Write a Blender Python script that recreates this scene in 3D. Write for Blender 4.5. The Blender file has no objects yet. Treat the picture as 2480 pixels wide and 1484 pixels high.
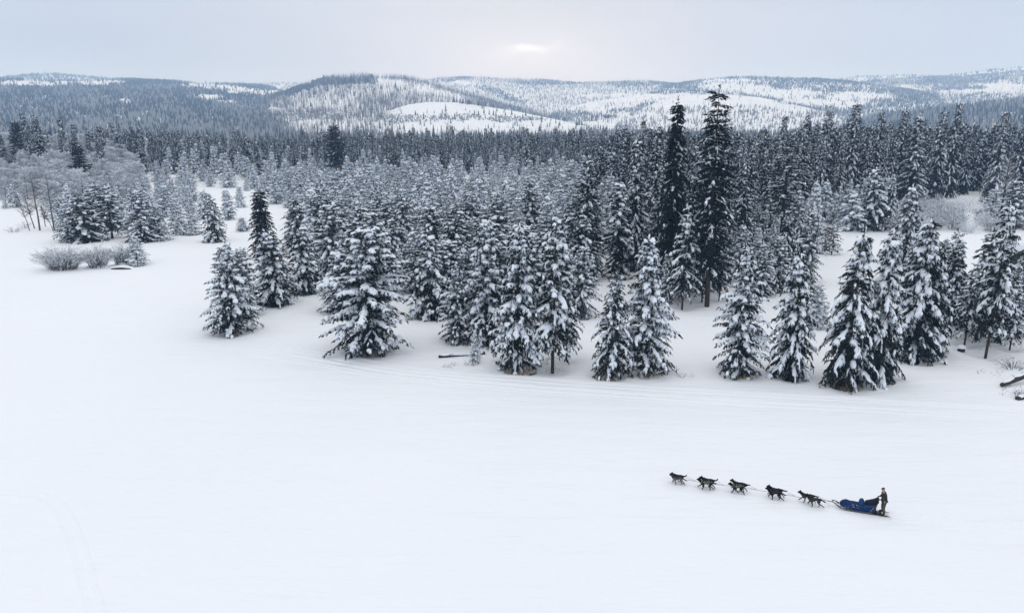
import bpy, bmesh, math
import numpy as np
from mathutils import Vector, Matrix

S = bpy.context.scene
C = S.collection
RNG = np.random.default_rng(7)

# ------------------------------------------------------------------ camera
CAM_H = 23.5
PITCH = math.radians(14.0)
FPX, CX, CY = 1771.0, 1240.0, 742.0        # focal length and centre, in units of a 2480 wide frame
cam_d = bpy.data.cameras.new("camera")
cam_d.sensor_width = 36.0
cam_d.lens = 36.0 * FPX / 2480.0
cam_d.clip_start = 0.5
cam_d.clip_end = 40000
cam = bpy.data.objects.new("camera", cam_d)
C.objects.link(cam)
cam.location = (0, 0, CAM_H)
cam.rotation_euler = (math.radians(90) - PITCH, 0, 0)
S.camera = cam

# ------------------------------------------------------------------ world, sun, exposure
SUN_EL, SUN_AZ = math.radians(5.4), math.radians(1.3)     # azimuth from +Y towards +X
SUN_DIR = Vector((math.sin(SUN_AZ) * math.cos(SUN_EL), math.cos(SUN_AZ) * math.cos(SUN_EL), math.sin(SUN_EL)))
world = bpy.data.worlds.new("World")
S.world = world
world.use_nodes = True


def build_world():
    nt = world.node_tree
    nt.nodes.clear()
    N, Lk = nt.nodes, nt.links

    def math_n(op, a=None, b=None, clamp=False):
        n = N.new("ShaderNodeMath")
        n.operation = op
        n.use_clamp = clamp
        for i, v in enumerate((a, b)):
            if v is None:
                continue
            if isinstance(v, (int, float)):
                n.inputs[i].default_value = v
            else:
                Lk.new(v, n.inputs[i])
        return n.outputs[0]

    tc = N.new("ShaderNodeTexCoord")
    dirv = tc.outputs["Generated"]
    sky = N.new("ShaderNodeTexSky")
    sky.sky_type = "NISHITA"
    sky.sun_disc = False
    sky.sun_elevation = SUN_EL
    sky.sun_rotation = SUN_AZ
    sky.air_density, sky.dust_density = 1.0, 1.0
    dot = N.new("ShaderNodeVectorMath")
    dot.operation = "DOT_PRODUCT"
    Lk.new(dirv, dot.inputs[0])
    dot.inputs[1].default_value = SUN_DIR
    d = math_n("MAXIMUM", dot.outputs["Value"], 0.0)
    broad = math_n("POWER", d, 9.0)
    sep = N.new("ShaderNodeSeparateXYZ")
    Lk.new(dirv, sep.inputs[0])
    # stratus texture: stretched noise
    mp = N.new("ShaderNodeMapping")
    mp.inputs["Scale"].default_value = (2.0, 2.0, 11.0)
    Lk.new(dirv, mp.inputs[0])
    noi = N.new("ShaderNodeTexNoise")
    noi.inputs["Scale"].default_value = 1.6
    noi.inputs["Detail"].default_value = 5.0
    noi.inputs["Roughness"].default_value = 0.5
    Lk.new(mp.outputs[0], noi.inputs["Vector"])
    nz = math_n("MULTIPLY", math_n("SUBTRACT", noi.outputs[0], 0.5), 0.24)
    mixc = N.new("ShaderNodeMix")
    mixc.data_type = "RGBA"
    mixc.inputs["A"].default_value = (4.25, 5.1, 7.05, 1)
    mixc.inputs["B"].default_value = (5.6, 6.15, 7.4, 1)
    zz = math_n("MAXIMUM", sep.outputs[2], 0.0)
    Lk.new(math_n("ADD", broad, math_n("MULTIPLY", nz, 1.2), clamp=True), mixc.inputs["Factor"])
    # neutral grey overhead, bluer low down
    mixz = N.new("ShaderNodeMix")
    mixz.data_type = "RGBA"
    mixz.inputs["B"].default_value = (7.75, 7.98, 8.25, 1)
    Lk.new(mixc.outputs["Result"], mixz.inputs["A"])
    Lk.new(math_n("MULTIPLY", zz, 1.4, clamp=True), mixz.inputs["Factor"])
    # overcast sky grows brighter towards the zenith
    zen = math_n("ADD", math_n("ADD", math_n("MULTIPLY", zz, 0.62), 1.0), nz)
    # glow of the sun through a thin place in the cloud
    mp2 = N.new("ShaderNodeMapping")
    mp2.inputs["Scale"].default_value = (1.0, 1.0, 2.5)
    Lk.new(dirv, mp2.inputs[0])
    no2 = N.new("ShaderNodeTexNoise")
    no2.inputs["Scale"].default_value = 22.0
    no2.inputs["Detail"].default_value = 5.0
    Lk.new(mp2.outputs[0], no2.inputs["Vector"])
    n2 = math_n("SUBTRACT", no2.outputs[0], 0.5)
    dx = math_n("SUBTRACT", sep.outputs[0], SUN_DIR.x)
    dz = math_n("SUBTRACT", sep.outputs[2], SUN_DIR.z)
    front = math_n("GREATER_THAN", sep.outputs[1], 0.0)

    def lobe(wx, wz, amp, warp, z0=0.0, arch=0.0):
        u = math_n("DIVIDE", dx, wx)
        zc = math_n("ADD", math_n("SUBTRACT", dz, z0), math_n("MULTIPLY", n2, warp))
        if arch:
            zc = math_n("ADD", zc, math_n("MULTIPLY", math_n("MULTIPLY", u, u), arch))
        v = math_n("DIVIDE", zc, wz)
        e = math_n("ADD", math_n("MULTIPLY", u, u), math_n("MULTIPLY", v, v))
        return math_n("MULTIPLY", math_n("MULTIPLY", math_n("EXPONENT", math_n("MULTIPLY", e, -1.0)), amp), front)

    g = math_n("ADD", lobe(0.017, 0.0040, 2.6, 0.020, 0.0018, 0.003), lobe(0.040, 0.0058, 1.5, 0.040, 0.0, 0.003))
    g = math_n("ADD", g, lobe(0.13, 0.034, 0.85, 0.03, -0.008))
    gcol = N.new("ShaderNodeCombineXYZ")
    Lk.new(math_n("MULTIPLY", g, 0.94), gcol.inputs[0])
    Lk.new(math_n("MULTIPLY", g, 0.98), gcol.inputs[1])
    Lk.new(math_n("MULTIPLY", g, 0.97), gcol.inputs[2])
    over = N.new("ShaderNodeVectorMath")
    over.operation = "SCALE"
    Lk.new(mixz.outputs["Result"], over.inputs[0])
    Lk.new(zen, over.inputs["Scale"])
    add = N.new("ShaderNodeVectorMath")
    add.operation = "ADD"
    Lk.new(over.outputs[0], add.inputs[0])
    Lk.new(gcol.outputs[0], add.inputs[1])
    fin = N.new("ShaderNodeMix")
    fin.data_type = "RGBA"
    fin.inputs["Factor"].default_value = 0.04          # what of the clear sky comes through the overcast
    Lk.new(add.outputs[0], fin.inputs["A"])
    Lk.new(sky.outputs[0], fin.inputs["B"])
    bg = N.new("ShaderNodeBackground")
    bg.inputs["Strength"].default_value = 0.1
    Lk.new(fin.outputs["Result"], bg.inputs["Color"])
    out = N.new("ShaderNodeOutputWorld")
    Lk.new(bg.outputs[0], out.inputs["Surface"])


build_world()
sun_d = bpy.data.lights.new("sun", "SUN")
sun_d.energy = 0.5
sun_d.angle = math.radians(25)
sun_d.color = (1.0, 0.95, 0.88)
sun = bpy.data.objects.new("sun", sun_d)
C.objects.link(sun)
sun.rotation_euler = (-SUN_DIR).to_track_quat("-Z", "Y").to_euler()
S.view_settings.view_transform = "Standard"
S.view_settings.look = "None"
S.view_settings.exposure = 0.0
S.view_settings.gamma = 1.0
S.view_settings.use_curve_mapping = False
S.cycles.max_bounces = 8
S.cycles.diffuse_bounces = 6
S.cycles.volume_bounces = 4
S.cycles.use_denoising = True

# ------------------------------------------------------------------ projection helpers
FW = np.array((0, math.cos(PITCH), -math.sin(PITCH)))
UP = np.array((0, math.sin(PITCH), math.cos(PITCH)))


def smooth(a, b, x):
    t = np.clip((x - a) / (b - a), 0, 1)
    return t * t * (3 - 2 * t)


def gh(x, y):
    """height of the snow ground (x to the right, y away from the camera)"""
    x = np.asarray(x, float)
    y = np.asarray(y, float)
    r = np.hypot(x, y)
    z = 0.22 * np.sin(x * 0.055 + 1.3) * np.sin(y * 0.043 + 0.4) + 0.12 * np.sin(x * 0.13 + y * 0.09) * np.sin(y * 0.11 - x * 0.04)
    z = z * smooth(10, 60, r) * (1 - smooth(500, 900, r))
    z = z + 10.5 * np.exp(-(((x + 222) / 92.0) ** 2) - ((y - 325) / 62.0) ** 2)
    z = z + 1.3 * np.exp(-(((x - 85) / 3.5) ** 2) - ((y - 170) / 2.5) ** 2)
    z = z + 0.8 * smooth(160, 172, y) * (1 - smooth(178, 200, y)) * smooth(60, 75, x) * (1 - smooth(150, 200, x))
    # stream hollow by the willow bushes
    z = z - 0.75 * np.exp(-(((x + 70) / 5.0) ** 2) - ((y - 127.6) / 1.5) ** 2)
    # small mound with buried brush by the right edge
    z = z + 0.5 * np.exp(-(((x - 56.5) / 4.0) ** 2) - ((y - 72) / 3.0) ** 2)
    # wind drifts
    near = 1 - smooth(140, 260, r)
    return z + near * (0.42 * (vnoise(x * 0.035 + 4, y * 0.10 + 9, 51, 3) - 0.5) + 0.17 * (vnoise(x * 0.10 + 2, y * 0.26 + 1, 52, 2) - 0.5))


WELLS = []          # (x, y, radius): hollows melted and sheltered round the trunks


def relief(x, y):
    """wells round the trunks and fallen clods, on top of gh"""
    w = np.zeros_like(x)
    for wx, wy, r in WELLS:
        k = (np.abs(x - wx) < 3 * r) & (np.abs(y - wy) < 3 * r)
        if k.any():
            d2 = ((x[k] - wx) ** 2 + (y[k] - wy) ** 2) / (r * r)
            w[k] = np.maximum(w[k], np.exp(-d2))
    clod = np.maximum(vnoise(x * 0.9, y * 0.9, 53, 3) - 0.58, 0) * 1.1
    return clod * np.minimum(1, w * 2.0) - 0.6 * w


NOISE_TABLES = {}


def vnoise(x, y, seed, octaves=4):
    """cheap smooth value noise in [0,1]"""
    tot, amp, out = 0.0, 1.0, 0.0
    for o in range(octaves):
        if (seed, o) not in NOISE_TABLES:
            NOISE_TABLES[seed, o] = np.random.default_rng(seed * 10 + o).random((64, 64))
        tab = NOISE_TABLES[seed, o]
        fx, fy = x * 2 ** o + 13.7 * o, y * 2 ** o + 7.1 * o
        ix, iy = np.floor(fx).astype(int), np.floor(fy).astype(int)
        ux, uy = fx - ix, fy - iy
        ux, uy = ux * ux * (3 - 2 * ux), uy * uy * (3 - 2 * uy)
        a, b = tab[ix % 64, iy % 64], tab[(ix + 1) % 64, iy % 64]
        c, d = tab[ix % 64, (iy + 1) % 64], tab[(ix + 1) % 64, (iy + 1) % 64]
        out = out + amp * ((a * (1 - ux) + b * ux) * (1 - uy) + (c * (1 - ux) + d * ux) * uy)
        tot += amp
        amp *= 0.5
    return out / tot


def ray(px, py):
    return FW + np.array((1, 0, 0)) * ((px - CX) / FPX) + UP * ((CY - py) / FPX)


def ground(px, py):
    d = ray(px, py)
    z = 0.0
    for _ in range(40):
        t = (z - CAM_H) / d[2]
        z = 0.5 * z + 0.5 * float(gh(d[0] * t, d[1] * t))
    t = (z - CAM_H) / d[2]
    return np.array((d[0] * t, d[1] * t, z))


def project(P):
    P = np.atleast_2d(P)
    d = P - np.array((0, 0, CAM_H))
    zc = d @ FW
    return CX + FPX * d[:, 0] / zc, CY - FPX * (d @ UP) / zc, zc


def height_to(base, top_py):
    k = (CY - top_py) / FPX
    s, c = math.sin(PITCH), math.cos(PITCH)
    z = base[1] * (k * c - s) / (c + k * s)
    return z + CAM_H - base[2]


# ------------------------------------------------------------------ materials
def material(name, color, rough=0.8, spec=0.2, noise=None, bump=None, attr=None):
    """noise = (scale, amount, second colour); bump = [(scale, strength, distance)]"""
    m = bpy.data.materials.new(name)
    m.use_nodes = True
    nt = m.node_tree
    b = nt.nodes["Principled BSDF"]
    b.inputs["Base Color"].default_value = (*color, 1)
    b.inputs["Roughness"].default_value = rough
    b.inputs["Specular IOR Level"].default_value = spec
    co = None
    if noise or bump:
        geo = nt.nodes.new("ShaderNodeNewGeometry")
        co = geo.outputs["Position"]
    if noise:
        n = nt.nodes.new("ShaderNodeTexNoise")
        n.inputs["Scale"].default_value = noise[0]
        n.inputs["Detail"].default_value = 4
        nt.links.new(co, n.inputs["Vector"])
        r = nt.nodes.new("ShaderNodeValToRGB")
        r.color_ramp.elements[0].position = 0.5 - noise[1] / 2
        r.color_ramp.elements[1].position = 0.5 + noise[1] / 2
        r.color_ramp.elements[0].color = (*color, 1)
        r.color_ramp.elements[1].color = (*noise[2], 1)
        nt.links.new(n.outputs[0], r.inputs[0])
        nt.links.new(r.outputs[0], b.inputs["Base Color"])
    last = None
    for sc, st, di in bump or ():
        n = nt.nodes.new("ShaderNodeTexNoise")
        n.inputs["Detail"].default_value = 5
        if isinstance(sc, tuple):
            mp = nt.nodes.new("ShaderNodeMapping")
            mp.inputs["Scale"].default_value = sc
            mp.inputs["Rotation"].default_value = (0, 0, 0.25)
            nt.links.new(co, mp.inputs[0])
            nt.links.new(mp.outputs[0], n.inputs["Vector"])
            n.inputs["Scale"].default_value = 1.0
        else:
            nt.links.new(co, n.inputs["Vector"])
            n.inputs["Scale"].default_value = sc
        bp = nt.nodes.new("ShaderNodeBump")
        bp.inputs["Strength"].default_value = st
        bp.inputs["Distance"].default_value = di
        nt.links.new(n.outputs[0], bp.inputs["Height"])
        if last is not None:
            nt.links.new(last, bp.inputs["Normal"])
        last = bp.outputs[0]
    if last is not None:
        nt.links.new(last, b.inputs["Normal"])
    return m


M = {}
M["ground"] = material("snow_field", (0.87, 0.885, 0.91), 0.75, 0.15, noise=(0.05, 0.5, (0.84, 0.86, 0.89)),
                       bump=[((0.12, 0.5, 0.4), 0.5, 0.6), ((0.6, 2.4, 1.0), 0.45, 0.18), (3.0, 0.35, 0.05)])
M["hill"] = material("hill_snow", (0.86, 0.875, 0.90), 0.85, 0.1, noise=(0.02, 0.4, (0.78, 0.80, 0.84)), bump=[(0.03, 0.5, 5.0)])
M["snow"] = material("branch_snow", (0.83, 0.88, 0.94), 0.8, 0.1)
M["needles"] = material("needles", (0.013, 0.021, 0.022), 0.85, 0.03, noise=(0.6, 0.5, (0.030, 0.042, 0.043)))
M["spruce"] = material("spruce_needles", (0.010, 0.016, 0.018), 0.85, 0.03, noise=(0.4, 0.5, (0.022, 0.032, 0.034)))
M["bark"] = material("bark", (0.045, 0.036, 0.030), 0.9, 0.05, noise=(5, 0.4, (0.09, 0.075, 0.062)))
M["orange_bark"] = material("orange_bark", (0.26, 0.12, 0.065), 0.9, 0.05, noise=(3, 0.4, (0.16, 0.08, 0.05)))
M["aspen_bark"] = material("aspen_bark", (0.19, 0.17, 0.145), 0.9, 0.05, noise=(2, 0.3, (0.08, 0.07, 0.06)))
M["twig"] = material("twig", (0.085, 0.08, 0.08), 0.9, 0.03, noise=(1.5, 0.5, (0.22, 0.215, 0.22)))
M["frost_twig"] = material("frosted_twig", (0.74, 0.76, 0.79), 0.9, 0.03, noise=(0.7, 0.5, (0.36, 0.37, 0.39)))
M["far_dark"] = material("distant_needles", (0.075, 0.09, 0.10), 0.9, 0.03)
M["far_frost"] = material("distant_frosted_needles", (0.28, 0.30, 0.33), 0.9, 0.05)
M["snag"] = material("burnt_wood", (0.15, 0.15, 0.155), 0.9, 0.03)
M["grass"] = material("dry_grass", (0.30, 0.20, 0.10), 0.9, 0.05)
M["log"] = material("log_bark", (0.035, 0.028, 0.025), 0.9, 0.05, noise=(4, 0.4, (0.08, 0.065, 0.055)))

# ------------------------------------------------------------------ mesh building
Z3 = np.array((0.0, 0.0, 1.0))


def unit(v):
    return v / np.maximum(np.linalg.norm(v, axis=-1, keepdims=True), 1e-9)


class Geo:
    """collects triangles, with a material slot each"""

    def __init__(self):
        self.v, self.f, self.m, self.n = [], [], [], 0

    def add(self, v, f, m=0):
        v = np.asarray(v, np.float32).reshape(-1, 3)
        f = np.asarray(f, np.int32).reshape(-1, 3)
        self.v.append(v)
        self.f.append(f + self.n)
        self.m.append(np.full(len(f), m, np.int32) if np.isscalar(m) else np.asarray(m, np.int32))
        self.n += len(v)

    def arrays(self):
        if not self.v:
            return np.zeros((0, 3), np.float32), np.zeros((0, 3), np.int32), np.zeros(0, np.int32)
        return np.concatenate(self.v), np.concatenate(self.f), np.concatenate(self.m)

    def mesh(self, name, mats, smooth_shade=False):
        return to_mesh(name, *self.arrays(), mats, smooth_shade)


def to_mesh(name, v, f, mi, mats, smooth_shade=False):
    me = bpy.data.meshes.new(name)
    me.vertices.add(len(v))
    me.vertices.foreach_set("co", np.ascontiguousarray(v, np.float32).ravel())
    me.loops.add(len(f) * 3)
    me.loops.foreach_set("vertex_index", np.ascontiguousarray(f, np.int32).ravel())
    me.polygons.add(len(f))
    me.polygons.foreach_set("loop_start", np.arange(0, len(f) * 3, 3, dtype=np.int32))
    me.polygons.foreach_set("loop_total", np.full(len(f), 3, np.int32))
    for m in mats:
        me.materials.append(m)
    me.polygons.foreach_set("material_index", np.ascontiguousarray(mi, np.int32))
    if smooth_shade:
        me.polygons.foreach_set("use_smooth", np.ones(len(f), bool))
    me.update(calc_edges=True)
    return me


def put(name, me, parent=None, loc=None, **props):
    o = bpy.data.objects.new(name, me)
    C.objects.link(o)
    if parent is not None:
        o.parent = parent
    if loc is not None:
        o.location = loc
    for k, v in props.items():
        if v is not None:
            o[k] = v
    return o


def thing(name, label, category, loc=(0, 0, 0), group=None):
    return put(name, None, None, loc, label=label, category=category, group=group)


def tube(pts, rad, sides=5, cap=True):
    """tapered tube through pts: (verts, tris)"""
    pts = np.asarray(pts, float)
    n = len(pts)
    rad = np.broadcast_to(np.asarray(rad, float), (n,))
    tan = unit(np.gradient(pts, axis=0))
    ref = np.array((0.31, 0.17, 0.93)) if abs(tan[:, 2]).mean() < 0.8 else np.array((0.95, 0.2, 0.1))
    a = unit(np.cross(tan, ref))
    b = np.cross(tan, a)
    th = np.arange(sides) * 2 * math.pi / sides
    v = pts[:, None] + rad[:, None, None] * (np.cos(th)[None, :, None] * a[:, None] + np.sin(th)[None, :, None] * b[:, None])
    v = v.reshape(-1, 3)
    f = []
    for i in range(n - 1):
        for j in range(sides):
            p, q = i * sides + j, i * sides + (j + 1) % sides
            f += [(p, q, q + sides), (p, q + sides, p + sides)]
    if cap:
        v = np.vstack([v, pts[0], pts[-1]])
        k = n * sides
        for j in range(sides):
            f += [(k, (j + 1) % sides, j), (k + 1, (n - 1) * sides + j, (n - 1) * sides + (j + 1) % sides)]
    return v, np.array(f)


def box(x0, x1, y0, y1, z0, z1):
    v = np.array([(x, y, z) for z in (z0, z1) for y in (y0, y1) for x in (x0, x1)], float)
    q = [(0, 2, 3, 1), (4, 5, 7, 6), (0, 1, 5, 4), (2, 6, 7, 3), (0, 4, 6, 2), (1, 3, 7, 5)]
    return v, np.array([t for a, b, c, d in q for t in ((a, b, c), (a, c, d))])


# elongated lump of snow: s along, a across, b up
def lump_template(rng, sides=5):
    v, f = [(0.0, 0, 0.0)], []
    for s, r in ((0.28, 0.85), (0.72, 1.0)):
        for j in range(sides):
            th = 2 * math.pi * j / sides
            b = math.sin(th)
            v.append((s, math.cos(th) * r * rng.uniform(0.8, 1.2), (b if b > 0 else 0.45 * b) * r * rng.uniform(0.8, 1.2)))
    v.append((1.0, 0, -0.15))
    k = len(v) - 1
    for j in range(sides):
        a, b = 1 + j, 1 + (j + 1) % sides
        f += [(0, b, a), (a, b, b + sides), (a, b + sides, a + sides), (k, a + sides, b + sides)]
    return np.array(v), np.array(f)


LUMPS5 = [lump_template(RNG, 5) for _ in range(4)]
LUMPS4 = [lump_template(RNG, 4) for _ in range(4)]


def lumps(geo, P, D, L, W, Hh, bend, rng, mat=0, sides=5):
    side = unit(np.cross(D, Z3))
    upv = np.cross(side, D)
    which = rng.integers(0, 4, len(P))
    for k in range(4):
        i = np.nonzero(which == k)[0]
        if not len(i):
            continue
        tv, tf = (LUMPS5 if sides == 5 else LUMPS4)[k]
        s, a, b = tv[:, 0], tv[:, 1], tv[:, 2]
        v = (P[i, None] + D[i, None] * (s[None] * L[i, None])[..., None] + side[i, None] * (a[None] * W[i, None])[..., None]
             + upv[i, None] * (b[None] * Hh[i, None])[..., None])
        v[..., 2] -= (bend[i] * L[i])[:, None] * (s ** 2)[None]
        n, k2 = len(i), len(tv)
        f = tf[None] + (np.arange(n) * k2)[:, None, None]
        geo.add(v, f, mat)


def blades(geo, P, D, L, spread, width, n, bend, rng, mat=0):
    """n needle sprays at each of the shoots P..P+D*L"""
    N = len(P)
    side = unit(np.cross(D, Z3))
    upv = np.cross(side, D)
    u = rng.uniform(0.0, 0.75, (N, n))
    sa = rng.uniform(-1, 1, (N, n)) * spread
    ua = rng.uniform(-1.1, 0.18, (N, n)) * spread
    base = P[:, None] + D[:, None] * (u * L[:, None])[..., None]
    base[..., 2] -= bend[:, None] * L[:, None] * u ** 2
    d = unit(D[:, None] + side[:, None] * sa[..., None] + upv[:, None] * ua[..., None] - Z3 * (bend[:, None] * u * 1.2)[..., None])
    ln = L[:, None] * rng.uniform(0.35, 0.62, (N, n))
    tip = base + d * ln[..., None]
    w = unit(np.cross(d, rng.normal(size=(N, n, 3)))) * (width * rng.uniform(0.6, 1.3, (N, n)))[..., None]
    mid = base + d * (ln * 0.45)[..., None]
    v = np.stack([base, mid + w, tip, mid - w], axis=2).reshape(-1, 3)
    k = np.arange(N * n) * 4
    f = np.concatenate([np.stack([k, k + 1, k + 2], 1), np.stack([k, k + 2, k + 3], 1)])
    geo.add(v, f, mat)


def pads(geo, curves, rng, mat=0):
    """snow lying along the boughs: curves = list of (points (n, 3), lateral unit vector, half widths (n,))"""
    if not curves:
        return
    n = curves[0][0].shape[0]
    P = np.stack([c[0] for c in curves])
    lat = np.stack([c[1] for c in curves])[:, None]
    W = np.stack([c[2] for c in curves])
    a = np.array((-1.0, -0.5, 0.05, 0.55, 1.0))
    b = np.array((-0.55, 0.22, 0.42, 0.20, -0.55))
    k = len(a)
    N = len(P)
    A = a[None, None] * rng.uniform(0.25, 1.5, (N, n, k))
    B = b[None, None] * rng.uniform(0.6, 1.3, (N, n, k)) - 0.25 * np.abs(A) * rng.uniform(0, 1, (N, n, k))
    v = P[:, :, None] + lat[:, :, None] * (A * W[..., None])[..., None]
    v[..., 2] += B * np.minimum(W, 0.35)[..., None] + 0.04
    base = (np.arange(N) * n * k)[:, None, None]
    i, j = np.meshgrid(np.arange(n - 1), np.arange(k - 1), indexing="ij")
    p = (i * k + j)[None] + base
    f = np.concatenate([np.stack([p, p + 1, p + k + 1], -1).reshape(-1, 3), np.stack([p, p + k + 1, p + k], -1).reshape(-1, 3)])
    geo.add(v.reshape(-1, 3), f, mat)


def conifer(rng, H=10.0, R=3.0, base=0.08, whorl=0.5, per=6, pitch=(35, -22), droop=0.30, tuft=0.6, step=0.34, snow_p=0.7,
            snow_w=0.17, power=0.8, nb=8, bw=0.05, sides=5, ragged=0.2, belly=0.12, trunk_r=None, top_bare=0.02, limbs=True, side_len=1.0, pad=1.0, fingers=0.5, lump=1.0, heart=2,
            clump=0.5, lean=0.0, dead=0.0):
    """one conifer, trunk at the origin: (trunk, crown, snow) as Geo"""
    tr, cr, sn = Geo(), Geo(), Geo()
    trunk_r = trunk_r or (0.012 * H + 0.02)
    bend_a = rng.uniform(0, 6.28)
    zs = np.linspace(0, H, 7)
    wob = np.stack([np.cumsum(rng.normal(0, 0.007, 7)) * H * 0.3, np.cumsum(rng.normal(0, 0.007, 7)) * H * 0.3], 1)
    wob -= wob[0]
    wob += (np.stack([np.cos(bend_a), np.sin(bend_a)]) * lean * H)[None] * ((zs / H) ** 1.5)[:, None]
    ax = np.column_stack([wob, zs])
    ax0 = ax.copy()
    ax0[0, 2] = -0.4
    tr.add(*tube(ax0, trunk_r * (1 - zs / H) ** 0.8 + 0.015, 6))
    z = base * H
    P, D, L, B, SN, IN = [], [], [], [], [], []
    PADS = []
    ph = rng.uniform(0, 6.28)
    phase = rng.uniform(0, 6.28, 3)
    while z < H * (1 - top_bare):
        t = (z / H - base) / (1 - base)
        prof = (1 - t) ** power * min(1.0, 0.62 + t / belly * 0.38) if belly > 0 else (1 - t) ** power
        n = per if t < 0.85 else max(3, per - 2)
        wl_snow = rng.uniform(0.65, 1.25)
        for k in range(n):
            az = ph + k * 2 * math.pi / n + rng.normal(0, 0.25)
            lob = 1 + ragged * 0.8 * math.sin(2 * az + phase[0] + z * 0.5) * math.sin(z * 1.1 + phase[1])
            bl = R * prof * lob * rng.uniform(1 - ragged * 1.4, 1 + ragged * 0.6) + 0.16
            if rng.random() < 0.06:
                bl *= 0.5
            pa = math.radians(pitch[1] + (pitch[0] - pitch[1]) * t ** 1.2 + rng.normal(0, 6))
            z0 = z + rng.normal(0, whorl * 0.2)
            c0 = np.array((np.interp(z0, zs, wob[:, 0]), np.interp(z0, zs, wob[:, 1]), z0))
            out = np.array((math.cos(az), math.sin(az), 0))
            lat = np.array((-math.sin(az), math.cos(az), 0))
            m = max(2, int(bl / step) + 1)
            s = (np.arange(m) + rng.uniform(0.2, 0.8)) / m
            dr = droop * rng.uniform(0.7, 1.4)
            horiz = s * bl * math.cos(pa)
            vert = s * bl * math.sin(pa) - dr * bl * s ** 2
            pts = c0 + out * horiz[:, None] + Z3 * vert[:, None]
            tang = unit(out * math.cos(pa) + Z3 * (math.sin(pa) - 2 * dr * s)[:, None])
            bs = np.clip(wl_snow * rng.uniform(0.6, 1.35), 0, 1.6)
            cl0 = 0.5 + 0.5 * math.sin(3 * az + phase[2] + z0 * 1.7) * math.sin(z0 * 2.3 + az + phase[0])
            loaded = rng.random() < snow_p * (1 - clump + 2 * clump * cl0) * (0.55 + 0.75 * z0 / H) * min(1.25, wl_snow)
            if not loaded:
                bs *= 0.35
            elif bl > 0.3:
                q = np.linspace(rng.uniform(0.12, 0.45), rng.uniform(0.88, 1.04), 7)
                pc = c0 + out * (q * bl * math.cos(pa))[:, None] + Z3 * (q * bl * math.sin(pa) - dr * bl * q ** 2)[:, None]
                pw = pad * snow_w * (0.62 + 0.30 * min(bl, 3.0) ** 0.7) * np.array((0.4, 0.9, 1.05, 1.15, 1.1, 0.8, 0.25)) * rng.uniform(0.35, 1.4, 7)
                PADS.append((pc, lat, pw))
            if limbs and bl > 0.7:
                bp = np.vstack([c0, pts[m // 2], pts[-1]])
                tr.add(*tube(bp, [0.03 + 0.004 * bl, 0.02, 0.008], 3, cap=False))
            for sg in (-1, 1, 0):
                if sg == 0:
                    pp, dd = pts[-1:], tang[-1:]
                    ll = np.array([tuft])
                    ss = np.array([1.0])
                else:
                    fan = rng.uniform(0.5, 1.1, m)[:, None]
                    pp = pts
                    dd = unit(tang * 0.75 + sg * lat * fan - Z3 * rng.uniform(0.0, 0.35, m)[:, None])
                    ll = tuft * (0.65 + 0.55 * (1 - s) * min(1.5, bl / 2) * side_len) * rng.uniform(0.75, 1.2, m)
                    ss = s
                P.append(pp)
                D.append(dd)
                L.append(ll)
                B.append(np.full(len(pp), 0.25 + 0.5 * dr) * rng.uniform(0.5, 1.5, len(pp)))
                SN.append(np.full(len(pp), bs))
                IN.append(ss)
        z += whorl * rng.uniform(0.75, 1.25) * (1.0 if t < 0.7 else 0.75)
        ph += rng.uniform(0.4, 1.2)
        # dark needles close round the trunk
        for _ in range(heart):
            az = rng.uniform(0, 6.28)
            rr = R * prof * rng.uniform(0.08, 0.5)
            zz = z - rng.uniform(0, whorl)
            P.append(np.array([[math.cos(az) * rr + np.interp(zz, zs, wob[:, 0]), math.sin(az) * rr + np.interp(zz, zs, wob[:, 1]), zz]]))
            D.append(np.array([[math.cos(az), math.sin(az), -0.1]]))
            L.append(np.array([min(1.4 * tuft, 0.25 + R * prof * 0.6)]))
            B.append(np.array([0.2]))
            SN.append(np.zeros(1))
            IN.append(np.zeros(1))
    # leader
    tipc = np.array((wob[-1, 0], wob[-1, 1], H - 0.3))
    P.append(tipc[None])
    D.append(np.array([[0.05, 0.02, 1.0]]))
    L.append(np.array([max(0.6, tuft * 0.9)]))
    B.append(np.zeros(1))
    SN.append(np.ones(1) * 0.6)
    IN.append(np.ones(1))
    P, D, L, B, SN, IN = np.concatenate(P), unit(np.concatenate(D)), np.concatenate(L), np.concatenate(B), np.concatenate(SN), np.concatenate(IN)
    blades(cr, P, D, L, 0.85, bw, nb, B, rng)
    az = np.arctan2(P[:, 1], P[:, 0])
    cl = 0.5 + 0.5 * np.sin(3 * az + phase[2] + P[:, 2] * 1.7) * np.sin(P[:, 2] * 2.3 + az + phase[0])
    keep = rng.random(len(P)) < np.clip(fingers * 1.5 * snow_p * SN * (1 - 0.5 * clump + clump * cl) * (0.25 + 0.9 * IN ** 0.7) * (0.5 + 0.85 * P[:, 2] / H), 0, 0.97)
    Pk, Dk, Lk2, Bk = P[keep], D[keep], L[keep], B[keep]
    Pk = Pk + Z3 * 0.05
    big = np.clip(rng.lognormal(-0.08, 0.42, len(Pk)), 0.4, 2.1)
    pads(sn, PADS, rng)
    lumps(sn, Pk, unit(Dk - Z3 * 0.25), Lk2 * rng.uniform(0.6, 0.95, len(Pk)), 0.72 * lump * snow_w * big, 0.58 * lump * snow_w * big, Bk, rng, 0, sides)
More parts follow.
